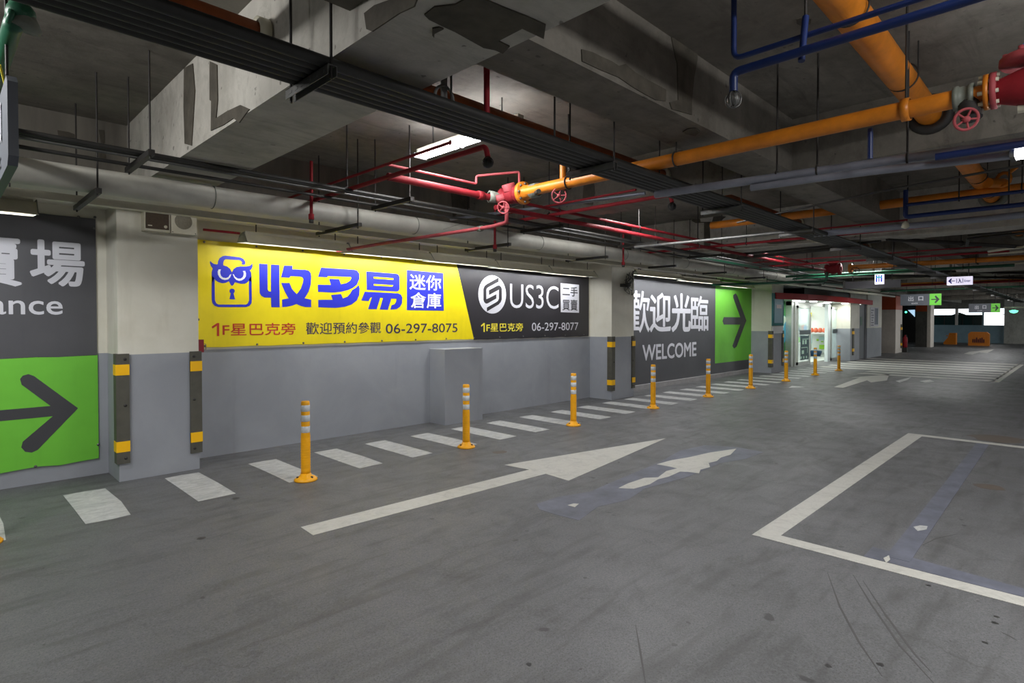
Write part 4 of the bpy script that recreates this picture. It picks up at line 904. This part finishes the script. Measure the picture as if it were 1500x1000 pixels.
# canopy
can = empty('canopy', (18, 6, 2.1), 'red fascia canopy over the shop door', 'canopy')
cz0, cz1 = 2.11, 2.29
f0 = [(16.95, 6.28), (18.7, 6.0), (20.2, 5.92), (22.5, 5.92), (24.6, 6.0), (26.6, 6.1)]
for i in range(len(f0)-1):
    (xa, ya), (xb, yb) = f0[i], f0[i+1]
    MB().prism([Vector((xa, ya, cz0)), Vector((xb-.008, yb, cz0)), Vector((xb-.008, yb, cz1)), Vector((xa, ya, cz1))], (0, .04, 0)).build('fascia_panel', M_CANOPY, can)
MB().prism([Vector((x, y+.03, cz0+.01)) for x, y in f0]+[Vector((26.6, 6.95, cz0+.01)), Vector((17.7, 6.95, cz0+.01))], (0, 0, .03)).build('soffit', M_ALU, can)
for x, y in ((18.9, 6.4), (20.3, 6.35), (21.6, 6.3), (23.6, 6.3), (25.6, 6.4), (20.0, 6.62), (22.5, 6.62)):
    MB().lathe([(0, -.02), (.10, -.02), (.12, 0), (.12, .012)], (x, y, cz0), 16).build('downlight', M_DIM, can)
for x in (18.9, 20.6, 23.2): area('downlight', (x, 6.35, cz0-.03), 15, .3, .3, col=(.95, 1, .95))
MB().box(19.0, 26.4, 6.2, 6.9, cz1, 2.5).build('plenum', M_ROD, can)
# things inside the shop
def px_box(name, m, u0, u1, v0, v1, x, parent, th=.03):
    a = P(u0, v1, x=x); b = P(u1, v0, x=x); return box(name, m, x, x+th, min(a.y, b.y), max(a.y, b.y), a.z, b.z, parent)
shf = empty('shelf_unit', (25.2, 8.2, 0), 'white shelf with coloured goods inside the shop behind the left door leaf', 'shelf')
sy0, sy1 = P(1182, 500, x=25.2).y, P(1160, 500, x=25.2).y
for z in (.02, .55, 1.0, 1.4): box('shelf', M_WHITE, 25.2, 25.6, sy0, sy1, z, z+.03, shf)
box('side_panel', M_WHITE, 25.2, 25.6, sy0-.03, sy0, 0, 1.75, shf); box('side_panel', M_WHITE, 25.2, 25.6, sy1, sy1+.03, 0, 1.75, shf)
gc = [('salmon', 200, 90, 60), ('blue', 70, 130, 190), ('yellow', 225, 200, 60), ('green', 120, 190, 60), ('navy', 60, 60, 90), ('grey', 150, 150, 150)]
for i in range(12):
    y = sy0+.12+(sy1-sy0-.25)*((i % 6)/5); z = [.58, 1.03][i//6]; hgt = random.uniform(.2, .32); c_ = gc[(i*5+i//6) % 6]
    o = MB().lathe([(.0, 0), (.08, 0), (.085, hgt*.8), (.04, hgt), (0, hgt)], (25.35, y, z), 10).build('goods_jar', mat('goods_'+c_[0], rgb(*c_[1:]), .4))
    tag(o, '%s jar, %s from the right on the %s shelf behind the left shop door leaf' % (c_[0], ['first', 'second', 'third', 'fourth', 'fifth', 'sixth'][i % 6], ['middle', 'upper'][i//6]), 'jar', 'jars on the shop shelf')
cnt = empty('display_board', (26.8, 8.2, 0), 'white display board with lime green blocks at the back of the shop', 'display board')
px_box('board', mat('pale_grey_board', rgb(205, 212, 208), .5), 1182, 1209, 487, 515, 26.8, cnt)
lg = mat('lime_print', rgb(150, 205, 50), .5)
for u0, u1, v0, v1 in ((1183.5, 1188, 503, 511), (1200, 1208, 505, 511), (1196, 1199, 496.5, 499), (1202.5, 1206, 499.5, 501)): px_box('green_block', lg, u0, u1, v0, v1, 26.78, cnt, .02)
for u0, u1, v0, v1 in ((1182, 1189.5, 490, 503), (1200, 1208, 493, 498)): px_box('grey_panel', mat('pale_teal_print', rgb(165, 195, 195), .5), u0, u1, v0, v1, 26.785, cnt, .01)
yc = empty('notice_card', (26.7, 8.3, 1.7), 'yellow notice card hanging inside the shop entrance', 'notice'); px_box('card', mat('yellow_card', rgb(235, 225, 60), .5), 1184, 1189, 457.5, 463.5, 26.75, yc, .02)
px_box('hanger', M_ROD, 1186.3, 1186.7, 440, 457.5, 26.75, yc, .01)
bp_ = P(1190, 521, z=.01)
bt = empty('storage_tub', bp_, 'dark blue tub on the shop floor behind a bollard', 'tub'); MB().lathe([(0, 0), (.30, 0), (.36, .20), (.37, .22), (.34, .22), (.28, .03), (0, .03)], bp_, 18).build('shell', mat('dark_blue_plastic', rgb(20, 70, 110), .35), bt)
MB().lathe([(0, 0), (.06, 0), (.07, .05), (0, .06)], bp_+Vector((0, 0, .0305)), 8).build('scoop', M_WHITE, bt)
fp = P(1203, 487, x=26.6)
pt = empty('merchandise_table', (26.4, fp.y, 0), 'salmon coloured goods on a white table at the back of the shop', 'table')
box('table_top', M_WHITE, 26.2, 26.75, fp.y-.45, fp.y+.45, fp.z-.04, fp.z, pt)
for yy_ in (fp.y-.42, fp.y+.38): box('leg', M_WHITE, 26.25, 26.3, yy_, yy_+.05, 0, fp.z-.04, pt)
for i in range(5):
    o = MB().lathe([(0, 0), (.09, .03), (.1, .1), (.05, .2), (0, .2)], (26.4, fp.y-.36+i*.17, fp.z), 10).build('goods_bag', mat('salmon_goods', rgb(225, 120, 90), .5)); tag(o, 'round salmon coloured bag, %s from the right on the white shop table' % ['first', 'second', 'third', 'fourth', 'fifth'][i], 'bag', 'salmon bags on the shop table')
# wall right of the shop (white above grey) with grey door and posters
wr = tag(box('wall_front_right', mat('x', (1, 1, 1, 1)) if False else M_WALL, 23.75, 24.95, 6.16, 6.9, 0, 2.62), kind='structure')
for (x, y, s_) in ((24.9, 6.16, -1),): pass
gd2 = empty('corner_guard', (24.5, 6.12, .2), 'black corner guard with yellow bands right of the shop door', 'corner guard')
MB().box(24.0, 24.16, 6.13, 6.165, .2, 1.2).build('rubber', M_BLACK, gd2)
for z in (.34, .98): MB().box(23.99, 24.17, 6.122, 6.165, z, z+.11).build('reflective_band', M_YBAND, gd2)
d2 = empty('door_2', (25.0, 6.2, 0)); tag(d2, kind='structure')
box('door_leaf', M_DOOR, 24.98, 25.95, 6.22, 6.27, 0, 2.1, d2); box('door_frame', M_GREYBOX, 24.95, 24.99, 6.17, 6.3, 0, 2.15, d2); box('door_frame', M_GREYBOX, 25.94, 26.0, 6.17, 6.3, 0, 2.15, d2)
box('door_window', mat('dim_green_glass', rgb(40, 90, 62), .3), 25.3, 25.55, 6.215, 6.222, 1.3, 1.62, d2)
wr2 = tag(box('wall_front_right', M_WALL, 25.95, 28.2, 6.14, 6.9, 0, 2.62), kind='structure')
box('lintel', M_WALL, 24.95, 25.95, 6.16, 6.9, 2.12, 2.62, wr2)
ps = empty('poster', (26.8, 6.13, 1.4), 'white notice with dark blue vertical writing right of the grey door', 'poster')
box('sheet', mat('pale_wall_print', rgb(196, 194, 200), .5), 26.35, 27.65, 6.128, 6.138, 1.24, 2.02, ps)
box('blue_block', mat('slate_blue_print', rgb(96, 98, 122), .5), 27.05, 27.5, 6.12, 6.128, 1.32, 1.98, ps); box('teal_block', mat('slate_teal_print', rgb(70, 90, 96), .5), 27.32, 27.5, 6.116, 6.121, 1.32, 1.98, ps)
for k_, (w0, w1) in enumerate(((.02, .40), (.0, .44), (.1, .3), (.05, .42), (.05, .42), (.0, .2), (.02, .42))): box('brush_stroke', M_NAVYPR, 26.48+w0*.9, 26.48+w1*.9, 6.121, 6.128, 1.28+k_*.10, 1.28+k_*.10+.035, ps)
# orange-topped columns
def col_orange(x0, x1, y0, y1, lab):
    c = empty('column', (x0, y0, 0), lab, 'column', 'red brown topped columns deep in the garage')
    box('shaft', mat('pale_column_paint', rgb(205, 196, 186), .6, noise=.1), x0, x1, y0, y1, 0, 1.97, c); box('painted_top', M_REDBROWN, x0-.003, x1+.003, y0-.003, y1, 1.97, 2.7, c); return c
c4 = col_orange(30.6, 31.9, 6.12, 6.9, 'column with red brown top and extinguisher beside the dark opening')
q = MB().box(31.6, 31.72, 6.08, 6.12, .2, 1.3); q.build('corner_guard', M_BLACK, c4)
for z in (.32, 1.05): MB().box(31.59, 31.73, 6.07, 6.12, z, z+.12).build('reflective_band', M_YBAND, c4)
ex = empty('fire_extinguisher', (31.98, 6.1, .3), 'dark red fire extinguisher standing by the red brown topped column', 'extinguisher')
MB().lathe([(0, 0), (.09, 0), (.10, .03), (.10, .42), (.06, .5), (.03, .52), (.03, .58), (0, .58)], (32.02, 6.02, .22), 14).build('cylinder', M_RED, ex); box('foot_stand', M_ROD, 31.93, 32.11, 5.93, 6.11, 0, .22, ex); MB().bend([(32.02, 6.02, .78), (32.1, 5.98, .80), (32.15, 5.95, .6), (32.12, 5.95, .4)], .015, 6, .1).build('hose', M_ROD, ex)
c5y0, c5y1 = P(1363, 490, x=38.6).y, P(1341, 490, x=38.6).y
c5 = empty('column', (38.6, c5y0, 0), 'far dark column with red brown top and pale edge next to the bright windows', 'column', 'red brown topped columns deep in the garage')
box('shaft', make_concrete('dark_stained_concrete', (.085, .08, .072, 1), (.05, .047, .042, 1), (.02, .019, .017, 1)), 38.6, 39.6, c5y0+.16, c5y1, 0, 1.97, c5)
box('pale_edge', mat('pale_column_paint', rgb(205, 196, 186), .6, noise=.1), 38.6, 39.6, c5y0, c5y0+.16, 0, 2.7, c5); box('painted_top', M_REDBROWN, 38.597, 39.6, c5y0+.16, c5y1, 1.97, 2.7, c5)
# dark opening between them
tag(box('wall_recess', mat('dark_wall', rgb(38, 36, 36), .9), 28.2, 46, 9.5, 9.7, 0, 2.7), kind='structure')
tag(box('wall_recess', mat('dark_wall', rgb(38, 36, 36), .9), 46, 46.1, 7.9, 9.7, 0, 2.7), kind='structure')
gl = MB().lathe([(0, -.05), (.05, -.03), (.05, .03), (0, .05)], P(1327, 457, x=37), 10).build('green_indicator', mat('green_led', (.02, .6, .2, 1), .4, emit=6, ecol=(.05, 1, .3, 1))); tag(gl, 'small green indicator light in the dark opening', 'light')
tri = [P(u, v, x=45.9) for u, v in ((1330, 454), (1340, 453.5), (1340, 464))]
tag(MB().prism(tri, (.04, 0, 0)).build('glow_triangle', mat('glowing_blue_triangle', (.5, .75, 1, 1), .5, emit=.9)), kind='structure')  # bright bluish patch of light put in as a glowing triangle
# far end: low wall, glass, columns, opening
FX = 48.0
def fy(u): return P(u, 480, x=FX).y
def fz(v): return P(1420, v, x=FX).z
fw = tag(box('wall_far', M_TEALWALL, FX, FX+.2, fy(1480), fy(1360), 0, fz(476)), kind='structure')
tag(box('wall_far_right', M_CONCL, FX-.1, FX+.3, -10, fy(1471), 0, ZC), kind='structure')
w1 = tag(box('window_1', M_TEALG, FX+.05, FX+.1, fy(1439), fy(1362), fz(476), fz(461)), kind='structure')
for u in (1401,): box('window_post', mat('pale_column_paint', rgb(205, 196, 186), .6), FX-.05, FX+.2, fy(u+2), fy(u-2), fz(476), ZC, w1)
for u in (1383, 1410, 1425): box('mullion', M_ROD, FX+.02, FX+.11, fy(u+.5), fy(u-.5), fz(476), fz(461), w1)
box('window_post', M_TEALWALL, FX-.02, FX+.15, fy(1441), fy(1438.5), fz(476), ZC, w1)
tag(box('beam', M_CONC, FX-.1, FX+.3, fy(1471), 8, fz(452), ZC+.05), kind='structure')
lit = tag(MB().box(FX+.6, FX+.62, fy(1474), fy(1437), fz(477), fz(461)).build('window_2', mat('daylit_frosted_pane', (1, 1, 1, 1), .5, emit=2.2)), kind='structure')
for i in range(7):
    y = fy(1470)+i*2.6-2; q = MB(); rr = random.Random(i)
    for k in range(5):
        q.lathe([(0, -.8), (.7, -.5), (1.0, 0), (.7, .5), (0, .8)], (FX+7+rr.uniform(-.5, .5), y+2+rr.uniform(-.7, .7), 1.15+rr.uniform(-.3, .25)), 10)
    q.tube([(FX+7, y+2, 0), (FX+7, y+2, 1.6)], .12, 8)
    tag(q.build('tree', M_LEAF), 'dark green tree outside the far windows, %s from the right' % ['first', 'second', 'third', 'fourth', 'fifth', 'sixth', 'seventh'][i], 'tree', 'trees outside the far windows')
tag(box('ground', mat('outside_ground', rgb(120, 130, 120), .9), 48.2, 90, -20, 30, -.2, -.01), kind='structure')
# two orange water-filled barriers
def barrier(u0, u1, v0, v1, x, yaw_, lab, tall=False):
    a = P(u0, v1, z=0); 
    yl = P(u0, v1, x=x).y; yr = P(u1, v1, x=x).y; zt = P((u0+u1)/2, v0, x=x).z
    o = empty('traffic_barrier', (x, yr, 0), lab, 'barrier')
    W = yl-yr; q = MB()
    if tall:
        q.prism([Vector((x, yr, 0)), Vector((x, yl, 0)), Vector((x, yl, .12)), Vector((x, yl-W*.35, .42)), Vector((x, yl-W*.45, zt)), Vector((x, yr, zt))], (.5, 0, 0))
    else:
        q.prism([Vector((x, yr+.0, .0)), Vector((x, yl, .0)), Vector((x, yl, zt*.85)), Vector((x, yl-.12, zt)), Vector((x, yr+.12, zt)), Vector((x, yr, zt*.85))], (.35, 0, 0))
    q.build('body', mat('orange_plastic', rgb(215, 125, 10), .4), o)
    n = max(2, int(W/.16))
    q = MB()
    for i in range(n): q.box(x-.025, x, yr+.06+i*(W-.12)/n, yr+.06+(i+.55)*(W-.12)/n, .32 if not tall else .5, zt-.14)
    q.build('ribs', mat('orange_plastic', rgb(215, 125, 10), .4), o)
    return o
barrier(1382, 1400, 487.5, 505, 44.0, 0, 'narrow orange plastic barrier near the far column', True)
br = barrier(1418, 1449, 486, 506, 43.0, 0, 'wide orange plastic barrier with dark lettering before the far wall')
q = MB()
for i, (a0, a1, h_) in enumerate(((.1, .16, .22), (.3, .36, .3), (.48, .62, .22), (.68, .76, .26), (.84, .9, .34), (1.0, 1.14, .2))):
    q.box(42.96, 42.97, 4.2+a0, 4.2+a1, .18, .18+h_*.8)
yb0 = P(1449, 506, x=43).y
br_t = MB()
WB = P(1418, 506, x=43).y-yb0
for i in range(7): br_t.box(42.955, 42.975, yb0+WB*(.22+i*.085), yb0+WB*(.22+i*.085+.06), .18, .18+[.2, .3, .26, .2, .3, .2, .2][i])
br_t.build('lettering', mat('dark_maroon_print', rgb(80, 25, 40), .6), br)
# ------------------------------------------------------------------ hanging boards
def board(u0, u1, v0, v1, x, m, name, lab, th=.06, cat='sign'):
    yl = P(u0, v0, x=x).y; yr = P(u1, v0, x=x).y; z1_ = P((u0+u1)/2, v0, x=x).z; z0 = P((u0+u1)/2, v1, x=x).z
    o = empty(name, (x, yr, z0), lab, cat)
    box('panel', m, x, x+th, yr, yl, z0, z1_, o)
    for y in (yr+.15*(yl-yr), yl-.15*(yl-yr)): MB().tube([(x+th/2, y, z1_), (x+th/2, y, max(z1_+.05, ZC))], .01, 6).build('hanger_rod', M_ROD, o)
    return o, yl, yr, z0, z1_
def btext(s, o, m, yl, yr, z0, z1_, x, f, off=.0):
    """text on a board facing the lane; f = left,right,bottom,top fractions"""
    W = yl-yr; Hh = z1_-z0
    return text('lettering', s, o, m, (x-.003, yl-W*f[0], z0+Hh*f[2]), (0, -1, 0), (0, 0, 1), W*(f[1]-f[0]), Hh*(f[3]-f[2]), off, .002)
def barrow(o, m, yl, yr, z0, z1_, x, f, flip=False):
    W = yl-yr; Hh = z1_-z0
    pts = [(0, .44), (.62, .44), (.40, .12), (.55, .02), (1, .5), (.55, .98), (.40, .88), (.62, .56), (0, .56)]
    if flip: pts = [(1-a, b) for a, b in pts]
    MB().prism([Vector((x-.006, yl-W*(f[0]+(f[1]-f[0])*a), z0+Hh*(f[2]+(f[3]-f[2])*b)) ) for a, b in pts], (.004, 0, 0)).build('arrow', m, o)
slate = mat('slate_board', rgb(66, 70, 80), .5)
limeb = mat('green_board_face', rgb(112, 205, 70), .5, emit=.25)
for (u0, u1, v0, v1, x, lab) in ((1319, 1379, 430.5, 447, 24.0, 'slate hanging exit board with green arrow, nearer of two'), (1419, 1465, 444.5, 457.5, 32.0, 'slate hanging exit board with green arrow, farther of two')):
    o, yl, yr, z0, z1_ = board(u0, u1, v0, v1, x, slate, 'hanging_sign', lab)
    box('green_square', limeb, x-.004, x, yr, yr+(yl-yr)*.28, z0, z1_, o)
    btext('出', o, M_SILV, yl, yr, z0, z1_, x, (.20, .33, .38, .82), .02); btext('口', o, M_SILV, yl, yr, z0, z1_, x, (.45, .57, .42, .80), .03)
    btext('exit', o, M_SILV, yl, yr, z0, z1_, x, (.28, .44, .12, .27), .01)
    barrow(o, M_CHAR, yl, yr, z0, z1_, x, (.76, .96, .15, .85))
lits = mat('lit_sign_face', (1, 1, 1, 1), .4, emit=.85, ecol=(.86, .80, 1, 1)); bluep = mat('blue_sign_print', rgb(30, 52, 160), .5)
o, yl, yr, z0, z1_ = board(1387, 1424, 405, 417, 15.8, lits, 'lit_sign', 'lit lilac sign with blue arrow and IN lettering', .12)
barrow(o, bluep, yl, yr, z0, z1_, 15.8, (.05, .33, .15, .85), True); text('lettering', '入', o, bluep, (15.795, yl-(yl-yr)*.45, z0+.04), (0, -1, 0), (0, 0, 1), (yl-yr)*.14, (z1_-z0)-.08, 0, .003, 1.0, .04); text('lettering', 'Enter', o, bluep, (15.795, yl-(yl-yr)*.70, z0+.06), (0, -1, 0), (0, 0, 1), (yl-yr)*.24, .045, 0, .003, 1.0, .03)
for f_ in (.385, .625): box('bar', bluep, 15.79, 15.8, yl-(yl-yr)*(f_+.022), yl-(yl-yr)*f_, z0+.04, z1_-.04, o)
o, yl, yr, z0, z1_ = board(1281.5, 1294, 396.5, 416, 15.5, lits, 'lit_sign', 'small lit sign with blue figures by the dark board', .10)
box('case_top', M_DARKM, 15.49, 15.62, yr, yl, z1_-.005, z1_+.06, o)
for (a0, a1) in ((.1, .3), (.42, .56), (.7, .9)):
    W = yl-yr
    box('figure', bluep, 15.49, 15.498, yl-W*a1, yl-W*a0, z0+.05, z1_-.1, o); MB().lathe([(0, .006), (.022, .004), (.022, 0)], (15.497, yl-W*(a0+a1)/2, z1_-.055), 10, (-1, 0, 0)).build('figure_head', bluep, o)
box('figure_bar', mat('teal_print', rgb(30, 140, 160), .5, emit=.1), 15.485, 15.49, yr+.03, yl-.03, (z0+z1_)/2-.015, (z0+z1_)/2+.02, o)
o, yl, yr, z0, z1_ = board(1237, 1319, 411, 422, 16.2, mat('dark_board', rgb(58, 56, 60), .6), 'dark_board', 'blank dark grey hanging board above the shop canopy', .06, 'board')
box('end_cap', M_ROD, 16.19, 16.27, yl-.02, yl+.03, z0-.02, z1_+.03, o)
# green ceiling lamp far right
p = P(1485, 455, x=34); o = empty('exit_light', p, 'green glowing exit lamp hanging at the far right', 'lamp')
MB().lathe([(0, -.12), (.12, -.08), (.16, 0), (.06, .04), (0, .04)], p, 14).build('globe', mat('green_lamp', (.1, .7, .4, 1), .4, emit=1.6, ecol=(.2, 1, .6, 1)), o)
MB().box(p.x-.05, p.x+.05, p.y-.9, p.y+.35, p.z+.12, p.z+.18).build('bar', M_CREAM, o); MB().tube([p, (p.x, p.y, ZC)], .01, 6).build('hanger_rod', M_ROD, o)
